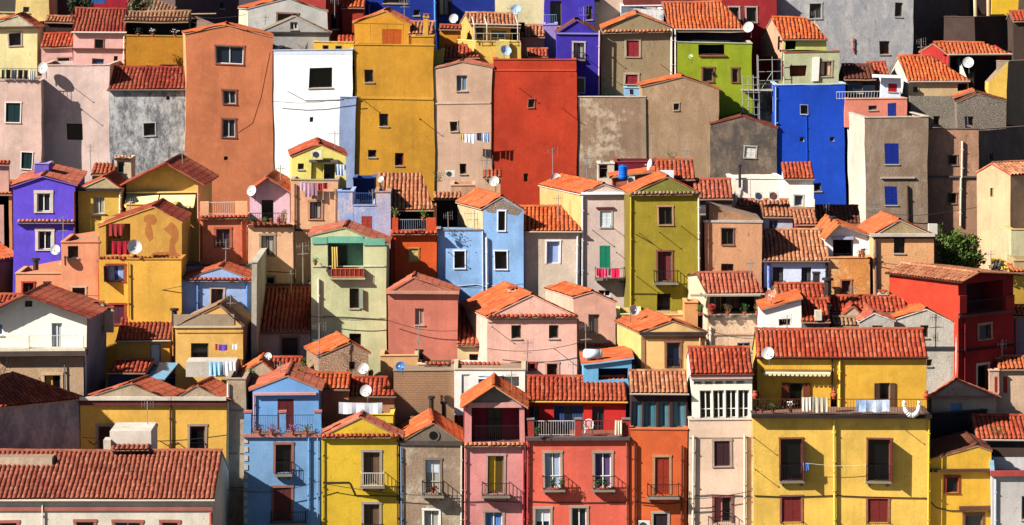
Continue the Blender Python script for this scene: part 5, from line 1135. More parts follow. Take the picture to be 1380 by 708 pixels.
rods((100, 117), (112, 148)); dish('white dish on the corner of the blank blush tower', 60, 92, 8, 241.3, face=(-.4, -.85, .3)); antenna('aerial low on the blank blush tower', 121, 193, 230, 241, ((.1, .5), (.4, .4)), 4)
house('grey_tower', 'rough grey rendered tower with white blotches under a red tile strip')
B(148, 251, 121, 241.8, (206, 204, 200), 'gx', ay=94, t='dark', tp=.5, kind='old', c2=(96, 96, 100), edge=(170, 80, 60), win=[('k', 195, 167, 210, 184, {'su': ((200, 196, 190), .07), 'g': (12, 12, 12), 'c': (80, 80, 80)}), ('k', 223, 131, 228, 136, {'sill': 0})])
house('orange_tower', 'tall terracotta orange tower with broad gable and four windows in a column')
B(250, 368, (47, 50), 240.5, (216, 124, 78), 'gf', ax=309, ay=34.5, D=6, t='orange', ov=.05, fo=.05, edge=(230, 160, 120), side=(250, 190, 130), sk=-3, win=[
    ('w', 291, 62, 329, 86, {'su': ((180, 100, 80), .1), 'c': (226, 222, 216), 'cur': 0}), ('w', 300, 122, 317, 140, {'su': ((150, 90, 70), .12), 'c': (190, 180, 170)}),
    ('w', 299, 161, 316, 185, {'su': ((150, 90, 70), .12), 'c': (190, 180, 170), 'cur': 0}), ('k', 301, 211, 306, 216, {'sill': 0})])
cable([(365, 70), (360, 95), (352, 130), (340, 165), (320, 178)], (150, 80, 50), .012, .012)
house('white_tower', 'brilliant white tower with one big black opening')
B(369, 474, 68, 240.55, (252, 250, 240), 'flat', D=6, side=(160, 180, 220), cap=(190, 204, 226), win=[('k', 417, 92, 447, 119, {'g': (4, 4, 4), 'c': (40, 40, 40)}), ('w', 418, 158, 423, 165, {'sill': 0, 'c': (150, 150, 150)})])
band(369, 474, 69, 74, (206, 214, 226), .01); cable([(388, 122), (412, 135), (462, 135)], (160, 160, 160)); 
B(476, 505, 242, 229.5, (50, 80, 160), 'flat', D=4)
B(458, 479, 132, 240.52, (156, 174, 212), 'flat', D=6, cap=(170, 190, 226))
house('mustard_tower', 'broad mustard tower with five little windows and stepped top')
B(477, 585, 61, 240.7, (222, 156, 40), 'flat', D=5, kind='', cap=(230, 170, 60), win=[('k', 490, 95, 502, 112), ('k', 510, 154, 522, 171), ('k', 497, 203, 508, 213), ('k', 532, 206, 543, 223, {'c': (150, 60, 30)}), ('k', 565, 160, 567, 162, {'sill': 0})])
rods((484, 132), (565, 160)); band(485, 584, 131, 134, (230, 170, 60), .05); B(556, 585, 49, 240.75, (222, 156, 40), 'flat', D=5, by=66)
house('orange_penthouse', 'mustard penthouse with pale edged gable and orange doors on the mustard tower')
B(478, 553, (31, 33), 243, (232, 160, 40), 'gf', ax=521, ay=14.5, D=5, t='orange', ov=.1, by=75, edge=(240, 190, 110), win=[('s', 516, 39, 542, 60, {'c': (190, 90, 30)})])
B(552, 583, 46, 243, (150, 80, 40), 'gx', ay=32, t='old', by=75); BLK['pl'] = Plane((P(560, 0, 242).x, 242), (P(600, 0, 242).x, 242)); chimney(574, 19, 46, .35, (240, 180, 70), 0); rail(478, 545, 32, 60, (90, 60, 30), .3, step=1.2)
house('tan_tower', 'tan pink tower with shallow gable between the mustard and the red towers')
B(585.5, 663, (92, 92), 240.8, (228, 184, 152), 'gf', ax=623, ay=83, D=5, t='salmon', ov=.08, fo=.05, win=[('w', 616, 101, 630, 122, {'c': (190, 180, 160), 'cur': (110, 140, 170), 'g': (40, 60, 80)}), ('k', 607, 163, 617, 176, {'su': ((220, 190, 160), .06)}), ('k', 619, 220, 628, 234)])
band(586, 662, 138, 140, (236, 196, 164), .04)
laundry('white and pale blue laundry pegged across the tan pink tower', 621, 662, 178.5, 240, [(.0, .1, .5, (206, 190, 110)), (.12, .3, .62, (226, 230, 240)), (.3, .52, .68, (236, 236, 240)), (.54, .7, .55, (60, 60, 80)), (.72, .84, .62, (206, 216, 236)), (.85, .98, .7, (150, 180, 226))], .03)
rods((585, 176), (652, 218))
house('red_tower', 'huge almost blank fiery red tower in the centre')
B(664, 777, 81, 240.9, (208, 60, 28), 'flat', D=5, kind='', cap=(226, 80, 44), win=[('k', 711, 135, 719, 146, {'su': ((200, 110, 90), .05)}), ('k', 707, 235, 713, 246, {'sill': 0})])
band(664, 776, 94, 96, (232, 84, 50), .04); rods((757, 146), (700, 120))
house('peeling_brown_house', 'long flat topped brown wall with white flaking plaster patches')
B(778, 871, 131, 241, (170, 136, 108), 'flat', D=5, kind='peel', c2=(204, 182, 156), cap=(226, 210, 190), fc=(120, 100, 80)); box3(872-7, 871, 132, 240, 0, .1, (176, 150, 120), 'quoin')
house('light_blue_hut', 'light blue rooftop shed above the flaking brown wall', cat='shed')
B(843, 866, 119, 243, (150, 200, 236), 'flat', D=2, win=[('k', 850, 121, 855, 128, {'g': (30, 60, 140)})])
house('stone_gable_house', 'light brown rough stone gabled tower with a tiny window and orange slope')
B(866, 968, (117, 121), 241, (196, 160, 122), 'gf', ax=919, ay=105, D=7, sk=-11, t='orange', kind='old', c2=(160, 130, 100), ov=.1, fo=.05, win=[('k', 909, 140, 916, 149, {'su': ((200, 180, 160), .05)})])
antenna('long cable like mast aerial below the stone gabled tower', 878, 176, 216, 229, ((.1, .4),), 3)
house('mossy_gable_house', 'dark blotched wall with low gable and white shuttered window, left of the cobalt tower')
B(958, 1046, (168, 172), 240.8, (150, 128, 106), 'gf', ax=1000, ay=157, D=5, t='brown', kind='old', c2=(84, 76, 72), ov=.08, fo=.05, edge=(170, 60, 50), win=[('s', 1003, 198, 1018, 213, {'c': (222, 216, 206), 'su': ((200, 190, 176), .08)})])
house('cobalt_tower', 'brilliant cobalt blue flat topped tower')
B(1045, 1139, 114, 241.0, (8, 70, 200), 'flat', D=5, cap=(190, 210, 236), kind='', win=[('v', 1079, 141, 1089, 153, {'c': (20, 30, 60), 'su': ((190, 200, 220), .03)}), ('k', 1077, 184, 1084, 191, {'sill': 0, 'c': (190, 190, 200)}), ('k', 1118, 184, 1125, 191, {'sill': 0, 'c': (190, 190, 200)}), ('k', 1096, 246, 1106, 257)])
pipe(1087, 155, 250, (20, 84, 200), .03, .05); pipe(1046, 116, 280, (150, 180, 226), .07, .06)
house('brown_tower', 'rough brown tower with two cobalt shutters and a white sunlit side')
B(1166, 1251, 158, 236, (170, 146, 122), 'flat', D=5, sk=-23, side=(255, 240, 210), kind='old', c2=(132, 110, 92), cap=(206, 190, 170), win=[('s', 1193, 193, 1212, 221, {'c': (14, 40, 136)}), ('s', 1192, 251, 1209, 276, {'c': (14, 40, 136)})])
pipe(1224, 250, 320, (70, 50, 44), .1); band(1186, 1234, 238, 240, (190, 176, 156), .15)
antenna('aerial low against the brown tower with cobalt shutters', 1178, 272, 300, 232, ((.1, .7), (.4, .6)), 5)
house('rosy_brown_house', 'rosy brown wall with two square windows and a long white pipe')
B(1251, 1318, 175, 237, (206, 152, 118), 'flat', D=6, kind='old', c2=(160, 122, 96), cap=(120, 100, 90), win=[('k', 1278, 210, 1290, 223, {'su': ((140, 120, 110), .05)}), ('k', 1278, 261, 1290, 275, {'su': ((150, 120, 100), .05)})])
pipe(1296, 191, 240, (236, 216, 196), .1, .12); pipe(1295, 240, 305, (236, 206, 186), .1, .12); band(1251, 1317, 238, 240, (110, 96, 90), .15)
house('umber_house', 'dark umber wall in shade between the rosy wall and the right edge')
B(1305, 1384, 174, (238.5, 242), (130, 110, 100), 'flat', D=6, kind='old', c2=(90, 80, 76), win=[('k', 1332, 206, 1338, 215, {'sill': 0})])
# ================================================================ FIFTH ROW
house('lemon_cream_house', 'creamy lemon house with brown framed window and red roof slope, top left')
B(-40, 51, 39, 250, (244, 228, 160), 'gf', ax=25, ay=22, ped=(226, 210, 176), D=5, sk=8, t='red', ov=.12, edge=(244, 230, 190), win=[('k', 13, 45, 29, 62, {'su': ((196, 170, 150), .1), 'c': (60, 40, 40)})]); band(-40, 52, 36, 39, (90, 60, 50), .25)
house('tan_attic_house', 'yellow attic house with small grey window at the top left')
B(21, 65, -8, 258, (240, 208, 130), 'flat', D=5, win=[('k', 31, 9, 39, 17, {'c': (150, 150, 150), 'g': (60, 60, 64)})]); B(-10, 52, (18, 30), 256, (244, 200, 120), 'flat', D=2)
B(61, 106, 30, 255.5, (70, 44, 36), 'gx', ay=24, t='old')
house('dark_stone_house', 'dark stone wall in the top left corner'); B(-30, 21, -8, 264, (80, 74, 70), 'flat', D=4, kind='old')
house('rose_house', 'rose coloured house with steep red tile roof, skylight and tiny window')
B(99, 168, 44, 247.5, (240, 180, 168), 'gx', ay=15, sk=3, t='dark', tp=.6, edge=(230, 180, 160), gut=(226, 216, 206), win=[('k', 127, 54, 138, 66, {'su': ((170, 110, 100), .06), 'c': (60, 30, 30)}), ('k', 124, 80, 140, 90, {'c': (150, 120, 100), 'g': (50, 70, 100)}), ('b', 153, 76, 158, 83, {'p': (30, 30, 30), 'c': (30, 30, 30)})])
band(99, 168, 66, 69, (110, 60, 50), .15); skylight(134, 144, 22, 27, 2.4); pipe(166, 47, 92, (240, 220, 200), .07)
house('rose_wing', 'low rose annex with a short red roof left of the steep tiled rose house')
B(57, 98, 64, 248.5, (238, 178, 164), 'gx', ay=49, t='red', tp=.5, win=[('k', 79, 79, 94, 88, {'su': ((190, 150, 140), .08), 'g': (50, 70, 50)})])
house('ochre_terrace_house', 'ochre house with deep shaded rooftop terrace beneath a long grey canopy')
B(169, 250, 49, 246.5, (206, 138, 30), 'flat', D=3, fc=(90, 70, 60), floor=.02, win=[('k', 216, 87, 235, 95, {'su': ((150, 90, 40), .08), 'c': (90, 60, 60)})])
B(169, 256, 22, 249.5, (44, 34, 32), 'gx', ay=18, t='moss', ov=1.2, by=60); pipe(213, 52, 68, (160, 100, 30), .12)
for x in (186, 206, 236): 
    plant({186: 'dark spiky plant at the left of the ochre rooftop terrace', 206: 'pale flowering plant in the middle of the ochre rooftop terrace', 236: 'white flowering plant at the right of the ochre rooftop terrace'}[x], x, 50, 245, .4, .4, (40, 50, 36), (226, 220, 214) if x > 190 else None)
house('maroon_house', 'deep maroon house at the top edge above the steep rose roof')
B(115, 178, -6, 257, (170, 26, 44), 'flat', D=4); BLK['pl'] = Plane((P(118, 0, 256).x, 256), (P(142, 0, 256).x, 256)); box3(119, 142, -3, 5, -.3, 0, (50, 90, 160), 'awning')
house('grey_roofs_house', 'tan slate roofed house by the top edge right of the maroon house')
B(180, 236, 20, 256, (206, 176, 140), 'gx', ay=-4, t='moss', kind='old'); B(246, 290, (20, 36), 252, (176, 140, 120), 'flat', D=3, kind='old', cap=(214, 180, 150), win=[('k', 256, 26, 266, 40, {'c': (70, 60, 50)})])
house('dusky_house', 'dusky brown house in deep shade above the terracotta tower')
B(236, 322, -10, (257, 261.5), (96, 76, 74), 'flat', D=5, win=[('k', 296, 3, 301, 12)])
house('pearl_house', 'pearl grey gabled house with a smaller grey gable stepping out, behind the white tower')
B(333, 442, (13, 15), 249, (206, 202, 192), 'gf', ax=388, ay=-2, D=6, sk=-12, t='orange', side=(252, 240, 200), ov=.1, edge=(190, 190, 184), win=[('k', 373, 19, 401, 29, {'su': ((150, 116, 96), .12), 'g': (24, 12, 12)})])
B(346, 443, 45, 246.5, (176, 172, 166), 'gf', ax=397, ay=23.5, D=2.2, t='moss', ov=.12, kind='', edge=(190, 190, 184), win=[('v', 390, 31, 400, 41, {'c': (206, 204, 200)})]); band(346, 446, 43.5, 46, (60, 56, 56), .15)
antenna('twin barred aerial on the pearl grey gable', 357, 21, 34, 245, ((.05, .5), (.3, .4)), 4)
house('small_yellow_wing', 'tiny amber wall with two small windows above the white tower')
B(422, 476, 58, 243.6, (246, 190, 60), 'flat', D=3, win=[('k', 434, 62, 442, 69, {'c': (206, 200, 180)}), ('k', 451, 62, 460, 69, {'c': (206, 200, 180)})]); B(456, 480, 58, 244.6, (226, 150, 60), 'shed', ay=50, t='red')
house('wine_house', 'wine red shaded house right of the pearl grey gable')
B(440, 486, -10, (252, 255), (150, 40, 36), 'flat', D=5, win=[('k', 446, 18, 458, 40), ('k', 470, 14, 480, 40)]); B(462, 490, 12, 253, (190, 60, 40), 'shed', ay=-6, t='orange')
house('navy_house', 'navy blue house wall behind the mustard penthouse, top edge')
B(484, 588, -10, 256, (18, 48, 150), 'flat', D=5, win=[('k', 556, 12, 565, 20), ('k', 516, -6, 548, 4)]); pipe(586, -8, 40, (90, 150, 220), .1); pipe(497, 6, 40, (120, 150, 190), .05)
B(589, 668, -10, 257.5, (14, 42, 140), 'flat', D=5, win=[('k', 592, -5, 605, 21, {'su': ((30, 30, 50), .2), 'cur': (190, 190, 180)})]); 
house('golden_terrace_house', 'golden terrace house with tile awning, open pergola and twin dishes')
B(640, 701, 57, 243.8, (246, 200, 90), 'flat', D=3, fc=(190, 150, 90), floor=.02, sk=-24, side=(255, 206, 100))
B(636, 701, 32, 247, (240, 190, 90), 'gx', ay=20, t='old', by=62, sk=-18, side=(255, 206, 100), ov=.8, win=[('k', 640, 36, 651, 52, {'su': ((220, 160, 80), .1)}), ('k', 662, 41, 682, 50, {'g': (60, 100, 120)}), ('L', 688, 36, 699, 56, {'c': (60, 40, 30)})])
BLK['pl'] = Plane((P(640, 0, 243.6).x, 243.6), (P(701, 0, 243.6).x, 243.6)); rail(640, 700, 46, 57, (206, 190, 150), .05, step=.5)
box3(667, 686, 57, 80, -.1, .1, (246, 210, 110), 'wall'); 
for x in (638, 655, 698):
    mb = MB(); a_ = BLK['pl'].w(*BLK['pl'].hit(x, 57), 0); b_ = BLK['pl'].w(*BLK['pl'].hit(x-3, 24), 0); mb.path([a_, Vector((a_.x, a_.y, b_.z-.6)), b_+Vector((0, .8, 0))], .035, simple((226, 220, 206)), 5); mb.build('pergola_post', BLK['H'])
B(592, 620, 41, 247, (244, 150, 40), 'gx', ay=38, t='red'); B(600, 645, 79, 243.4, (190, 90, 60), 'gx', ay=65, t='red')
B(583, 598, 68, 242, (206, 190, 90), 'flat', D=2)
dish('white dish against the navy wall left of the golden terrace', 611, 27, 6.5, 246); dish('blue white dish below the golden terrace at its right', 680, 70, 7.5, 243, face=(.3, -.8, .5), c=(170, 200, 226)); dish('dish at the top edge against the cream wall', 697, 14, 7, 251, c=(150, 180, 210))
house('cream_wall_house', 'plain cream yellow house wall at the top right of the golden terrace')
B(668, 733, -10, 254, (240, 224, 170), 'flat', D=5, kind='')
house('violet_house', 'violet house with dark porch and pale lilac corner, top centre')
B(733, 800, -10, 253.5, (70, 50, 190), 'flat', D=5, win=[('k', 741, 2, 756, 36), ('k', 789, 8, 797, 26)]); B(732, 751, 34, 249, (176, 150, 226), 'flat', D=3); rail(733, 750, 20, 34, (120, 150, 180), -.1)
B(703, 735, 50, 248, (190, 150, 110), 'gx', ay=37, t='old'); B(712, 738, 76, 245, (120, 70, 60), 'gx', ay=68, t='red')
house('terrace_corner', 'small beige house corner with railing beside the violet porch')
B(797, 840, -10, 255, (226, 190, 166), 'flat', D=4, win=[('k', 790+10, -3, 808, 2)]); BLK['pl'] = Plane((P(785, 0, 251).x, 251), (P(810, 0, 251).x, 251)); rail(787, 805, 20, 34, (40, 36, 36), 0, step=.2)
house('indigo_house', 'deep indigo gabled house with two pale framed windows right of the red tower')
B(751, 808, 45, 243.5, (62, 44, 176), 'gf', ax=778, ay=27, D=4, t='brown', ov=.05, fo=.1, edge=(110, 90, 200), win=[('v', 774, 57, 788, 78, {'su': ((206, 190, 190), .12), 'g': (14, 14, 20), 'c': (60, 50, 60), 'bal': (773, 789, 70, 79, (30, 26, 40), .15)}), ('k', 777, 105, 787, 124, {'su': ((206, 190, 190), .12)})])
band(751, 808, 43.5, 45.5, (150, 140, 220), .12); rods((795, 80), (757, 78)); pipe(808, 40, 130, (226, 190, 200), .07)
house('brown_gabled_house', 'rough brown gabled house with two closed dark red shutters')
B(811, 903, (39, 37), 244, (168, 144, 106), 'gf', ax=858, ay=19, D=5, sk=-3, t='orange', kind='old', c2=(150, 130, 100), ov=.05, fo=.1, win=[('s', 844, 55, 860, 77, {'c': (150, 40, 50), 'su': ((190, 170, 140), .14)}), ('s', 844, 101, 860, 114, {'c': (150, 40, 50), 'su': ((190, 170, 140), .14)})])
rods((818, 72), (890, 88)); tband(813, 902, 44, 'old', .4); pipe(904, 40, 105, (236, 226, 214), .1); pipe(909, 40, 105, (236, 226, 214), .07)
house('patched_house', 'white and blue mottled wall stub behind the brown gabled house')
B(838, 895, (8, 14), 252, (214, 210, 206), 'flat', D=4, kind='peel', c2=(80, 90, 110)); B(893, 940, 6, 256, (24, 50, 130), 'flat', D=4)
house('green_terrace_house', 'lime green house with brown framed windows under a large orange roof')
B(912, 1014, 58, 243.8, (156, 172, 26), 'flat', D=3, kind='', fc=(90, 70, 60), floor=.8, cap=(196, 200, 170), win=[('k', 946, 92, 960, 110, {'su': ((140, 90, 70), .12)}), ('k', 987, 92, 995, 110, {'su': ((140, 90, 70), .12)}), ('L', 941, 60, 977, 74, {'c': (50, 40, 40), 'dep': 1})])
band(941, 978, 74, 76, (170, 90, 60), .12)
B(905, 1003, 39, 246.8, (50, 34, 40), 'gx', ay=6, sk=-2, t='orange', tp=.42, by=64, ov=.5, r1=974, r0=893, edge=(206, 180, 160))
dish('big white dish at the end of the large orange roof', 1011, 36, 7.5, 244, face=(-.5, -.8, .3)); dish('small pale dish low on the lime green wall', 930, 77, 3.5, 243, c=(170, 190, 120))
house('scarlet_top_house', 'dark red house with two pale framed windows at the top edge')
B(972, 1046, -10, 253, (176, 40, 44), 'flat', D=5, win=[('k', 982, 10, 995, 26, {'su': ((206, 180, 170), .1)}), ('k', 1005, 10, 1018, 30, {'su': ((206, 180, 170), .1)})])
house('orange_roof_cottage', 'pale green loggia house under an orange tiled roof before the big grey wall')
B(1055, 1113, 54, 246.5, (206, 210, 110), 'gx', ay=27, r1=1102, sk=-30, t='orange', tp=.5, side=(240, 180, 140), by=80, win=[('L', 1058, 56, 1072, 68, {'c': (40, 30, 30), 'dep': .8})])
B(1058, 1130, 71, 243.5, (196, 200, 140), 'flat', D=3, kind='old', c2=(176, 176, 150), cap=(170, 90, 70), win=[('L', 1065, 88, 1087, 103, {'c': (130, 60, 40), 'dep': .6}), ('k', 1105, 84, 1120, 104, {'su': ((180, 160, 140), .1), 'cur': (226, 180, 150)})])
band(1095, 1104, 78, 110, (230, 220, 206), .15, 'pilaster'); B(1022, 1060, (114, 108), 244.8, (226, 214, 130), 'flat', D=2, kind='old', c2=(90, 84, 76))
t = thing('scaffold', 'thin metal scaffold tower left of the cobalt tower', 'scaffold', P(1022, 160, 242.6)); m = simple((170, 170, 164), .5, .3)
YS = 242.8
for y_ in (YS, YS+1.2):
    for x in (1001, 1009, 1016, 1023): 
        mb = MB(); q = P(x, 160, YS); top = P(x, 100, YS).z if x < 1022 else P(x, 74, YS).z; mb.tube((q.x, y_, q.z-1), (q.x, y_, top), .03, m, 6); mb.build('upright', t)
for y in (104, 114, 124, 134, 144, 154):
    a_, b_ = P(1000, y, YS), P(1024, y, YS)
    for y_ in (YS-.04, YS+1.24): mb = MB(); mb.tube((a_.x, y_, a_.z), (b_.x, y_, b_.z), .022, m, 5); mb.build('ledger', t)
mb = MB(); a_, b_ = P(1000, 122, YS), P(1042, 122, YS); mb.box((a_.x, YS, a_.z), (b_.x, YS+1.2, a_.z+.06), simple((190, 180, 160), .8)); mb.build('deck', t)
mb = MB(); a_, b_ = P(1023, 80, YS), P(1054, 96, YS); 
for y in (80, 96, 108): q0, q1 = P(1022, y, YS+.3), P(1055, y, YS+.3); mb.tube(q0, q1, .022, m, 5)
for x in (1042, 1054): q0, q1 = P(x, 76, YS+.3), P(x, 150, YS+.3); mb.tube(q0, q1, .028, m, 5)
mb.tube(P(1024, 122, YS+.3), P(1042, 96, YS+.3), .02, m, 5); mb.build('bracing', t)
house('great_grey_wall_house', 'huge mottled blue grey house wall with few windows at the top right')
B(1045, 1230, -14, 254, (200, 196, 190), 'flat', D=5, kind='old', c2=(150, 150, 156), win=[('k', 1092, 5, 1108, 25, {'su': ((190, 186, 180), .1), 'g': (30, 32, 36)}), ('k', 1186, 56, 1199, 74), ('k', 1205, 4, 1215, 23), ])
pipe(1151, 52, 72, (200, 90, 60), .06)
house('charcoal_house', 'charcoal coloured shaded house wall with one light blue window, top right')
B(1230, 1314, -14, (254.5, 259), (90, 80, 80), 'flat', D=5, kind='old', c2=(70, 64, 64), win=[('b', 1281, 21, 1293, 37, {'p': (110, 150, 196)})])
house('top_corner_house', 'dark house with yellow porch walls and slim columns in the top right corner')
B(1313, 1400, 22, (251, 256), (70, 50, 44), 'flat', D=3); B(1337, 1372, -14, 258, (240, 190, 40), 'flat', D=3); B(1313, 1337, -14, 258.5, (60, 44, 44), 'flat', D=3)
for x in (1315, 1333): 
    mb = MB(); a_, b_ = P(x, 22, 254), P(x, -12, 254); mb.tube(a_, b_, .14, plaster((240, 200, 150)), 10); mb.build('column', HOUSE)
B(1366, 1400, 28, 249.5, (80, 60, 50), 'gx', ay=18, t='red')
house('red_sided_house', 'shaded house with vivid red side wall under a thin orange roof')
B(1279, 1360, 73, 246, (96, 70, 66), 'gx', ay=61, r1=1345, sk=-39, t='orange', tp=.3, side=(224, 48, 44), ov=.5, win=[('L', 1281, 75, 1358, 130, {'c': (60, 44, 44), 'dep': 1.6, 'doors': ((1308, 98, 1318, 130, (70, 60, 60)), (1332, 98, 1342, 130, (70, 60, 60)))})])  # front and loggia coloured dark for the deep shade under the roof
dish('large bluish white dish on the shaded house under the thin orange roof', 1306, 86, 7.5, 245)
house('white_sided_house', 'tan house with bright white side wall under a broad orange roof')
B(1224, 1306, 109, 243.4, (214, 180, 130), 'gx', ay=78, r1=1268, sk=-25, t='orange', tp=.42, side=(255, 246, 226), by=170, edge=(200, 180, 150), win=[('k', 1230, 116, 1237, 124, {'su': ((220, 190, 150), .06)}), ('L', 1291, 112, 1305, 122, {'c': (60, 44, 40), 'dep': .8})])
B(1226, 1291, 129, 242.6, (160, 148, 130), 'flat', D=2, kind='rub', cap=0, win=[('k', 1257, 156, 1266, 169)])
house('rough_stone_cottage', 'rough stone cottage with rounded gable and slim blue door, right')
B(1290, 1357, (138, 137), 241.4, (150, 136, 120), 'gf', ax=1318, ay=126, D=5, t='brown', kind='rub', ov=.03, fo=.03, edge=(150, 136, 120), win=[('b', 1300, 156, 1304, 175, {'p': (70, 110, 160), 'c': (60, 90, 140)}), ('k', 1304.5, 156, 1312, 175)])
B(1289, 1310, (131, 124), 242.2, (190, 90, 60), 'shl', D=2, t='orange')
house('coral_terrace_house', 'coral pink house with white roof terrace, red window and blue door')
B(1140, 1221, 134, 240.4, (232, 136, 112), 'flat', D=4, by=172, floor=.05, cap=(240, 180, 150), win=[('k', 1171, 143, 1182, 149, {'g': (20, 20, 60)}), ('s', 1196, 140, 1207, 159, {'c': (30, 50, 140)})]); rail(1128, 1186, 124, 134, (226, 220, 214), -.1, step=.2)
B(1186, 1213, 105, 243, (206, 214, 232), 'flat', D=2, by=140, cap=(240, 240, 240), win=[('s', 1196, 113, 1208, 124, {'c': (176, 20, 30)})]); band(1174, 1213, 101, 105, (240, 236, 230), .5)
B(1138, 1178, 108, 243.6, (24, 30, 50), 'gx', ay=90, t='brown', win=[('k', 1142, 112, 1162, 126, {'g': (20, 40, 70)})]); B(1170, 1196, 100, 246, (190, 80, 60), 'gx', ay=86, t='red', sk=-4)
chimney(1146, 96, 128, .1, (190, 190, 190), -1, 'pipe')
house('golden_sided_house', 'shaded grey brown tall house with golden sunlit side wall at the right edge')
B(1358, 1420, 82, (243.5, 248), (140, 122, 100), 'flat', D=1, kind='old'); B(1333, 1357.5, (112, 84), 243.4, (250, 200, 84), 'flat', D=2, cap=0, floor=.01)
# more of the town behind, above the frame
for i, (x0_, x1_, c2, L) in enumerate(((-60, 60, (150, 120, 90), 'tan'), (62, 240, (120, 60, 50), 'brick brown'), (242, 420, (100, 90, 100), 'slate grey'), (422, 600, (60, 70, 130), 'dull blue'), (602, 800, (190, 160, 120), 'sandy'), (802, 980, (140, 60, 50), 'rust red'), (982, 1240, (130, 120, 110), 'stone grey'), (1242, 1440, (110, 90, 70), 'umber'))):
    house('hilltop_house', f'{L} hilltop house just under the top edge, behind its neighbours'); B(x0_, x1_, -20, 268+i % 2, c2, 'gx', ay=-40, t='brown', kind='old')
# ================================================================ GROUND, TREES, LIGHT, CAMERA
def struct(o): o['kind'] = 'structure'; return o
t_ = NT('earth'); b_ = t_.mix(t_.ramp(t_.noise(.3, 6), .4, .65), lin((120, 104, 84)), lin((92, 96, 60))); t_.color(t_.mix(t_.ramp(t_.noise(3, 5), .5, .7, 0, .6), b_, lin((70, 62, 52)))); t_.bump(t_.noise(2, 6), .2); t_.b.inputs['Roughness'].default_value = 1
mb = MB(); ys = [-3000, -500, 0, 60, 100, 150, 170, 186]+[186+i*3 for i in range(1, 40)]+[310, 330, 370, 420, 560, 700, 1500, 6000]; xs = [-4000, -1500, -400, -150]+[-80+8*i for i in range(21)]+[150, 400, 1500, 4000]
for y0, y1 in zip(ys, ys[1:]):
    for x0, x1 in zip(xs, xs[1:]): mb.poly([(x0, y0, ground(y0)), (x1, y0, ground(y0)), (x1, y1, ground(y1)), (x0, y1, ground(y1))], t_.m)
mb.warp = False; struct(mb.build('ground'))
def leafy(name, label, cx, cy, Y, rx, rz, c, n=2600, trunk=True, lobes=9, spread=None, group=None, seed=1):
    """tree: px centre of the crown, radii in metres"""
    rnd = random.Random(seed); p = P(cx, cy, Y); zg = ground(Y); base = Vector((p.x, Y, zg)); t = thing(name, label, 'tree', base, group)
    bark = simple((96, 74, 56), .9); mb = MB(); L = []
    for i in range(lobes):
        a = rnd.uniform(0, 6.28); r = rnd.uniform(.2, .75); L.append((p+Vector((math.cos(a)*r*rx, math.sin(a)*r*rx*.8, rnd.uniform(-.6, .65)*rz)), rnd.uniform(.3, .55)*min(rx, rz)))
    mb.tube(base-Vector((0, 0, .3)), p-Vector((0, 0, rz*.5)), .28, bark, 8, .16)
    for c0, r0 in L: mb.tube(p-Vector((0, 0, rz*.55)), c0, .1, bark, 5, .03)
    mb.build('trunk', t)
    mb = MB(); ms = [simple(tuple(int(v*f) for v in c), .65, 0, .75) for f in (.75, 1, 1.3)]
    for i in range(n):
        c0, r0 = L[rnd.randrange(len(L))]; d = Vector((rnd.gauss(0, 1), rnd.gauss(0, 1), rnd.gauss(0, 1))).normalized(); o = c0+d*r0*rnd.uniform(.5, 1.3)
        q = (d+Vector((rnd.uniform(-.8, .8), rnd.uniform(-.8, .8), rnd.uniform(-.8, .8)))).normalized(); s = q.orthogonal().normalized(); w = q.cross(s); k_ = rnd.uniform(.09, .17)
        mb.poly([o-s*k_, o-w*k_*.5, o+s*k_, o+w*k_*.5], rnd.choice(ms))
    mb.build('crown', t)
leafy('broadleaf_tree', 'full green tree between the stained apricot house and the tall cream house', 1290, 343, 222.5, 1.75, 1.5, (70, 92, 28), 3800, lobes=20, seed=5)
leafy('broadleaf_tree', 'dark tree at the top edge left of the maroon house', 106, 4, 254, 1.1, 1.6, (40, 52, 30), 1500, seed=8)
leafy('broadleaf_tree', 'sparse pale tree by the slate roof at the top left', 190, 6, 251.5, 1.0, .8, (90, 90, 60), 500, seed=11)
leafy('small_tree', 'thin grey bare looking shrub tree right of the green tree', 1345, 362, 218.5, .5, .8, (110, 100, 90), 220, seed=13)
house('added_shade_house', 'unseen plain house added outside the left edge to cast shade'); B(-260, -63, 432, 197.8, (200, 170, 140), 'gx', ay=420, t='red', D=4.2)  # added out of view to throw shade over the dark roof at the left
def wire(label, a, b, sag, r=.022):
    a, b = P(*a), P(*b); mb = MB(); mb.path([a+(b-a)*(i/14)-Vector((0, 0, sag*math.sin(math.pi*i/14))) for i in range(15)], r, simple((50, 46, 46), .7), 4)
    o = mb.build('overhead_cable', None, a); o['label'] = label; o['category'] = 'cable'; o['group'] = 'cables strung between the houses'
wire('cable strung across the lemon yellow and peeling grey facades', (436, 652, 199.6), (624, 668, 199.6), .25)
wire('cable sagging from the sky blue house to the concrete coloured wall', (306, 660, 199.5), (433, 648, 199.5), .35)
wire('cable crossing below the big white awning on the pale peach house', (850, 669, 199.6), (1014, 662, 199.6), .3)
wire('cable over the twin pediment ochre house', (110, 590, 202.6), (305, 586, 202.6), .3)
wire('cable over the light blue pair of houses', (589, 384, 218.5), (706, 383, 218.5), .25)
wire('cable slanting over the square dusky terracotta facade', (522, 432, 211.6), (617, 446, 211.6), .25)
wire('cable over the pale green house facade', (418, 426, 213.5), (523, 429, 213.5), .2)
wire('cable slanting in front of the broad pale pink house', (657, 470, 209.5), (780, 462, 209.5), .3)
wire('cable over the peach coloured flat topped house', (82, 395, 216.2), (245, 386, 213.6), .4)
wire('cable in front of the apricot facade at right, left of the tree', (1177, 352, 217.2), (1259, 356, 217.2), .2)
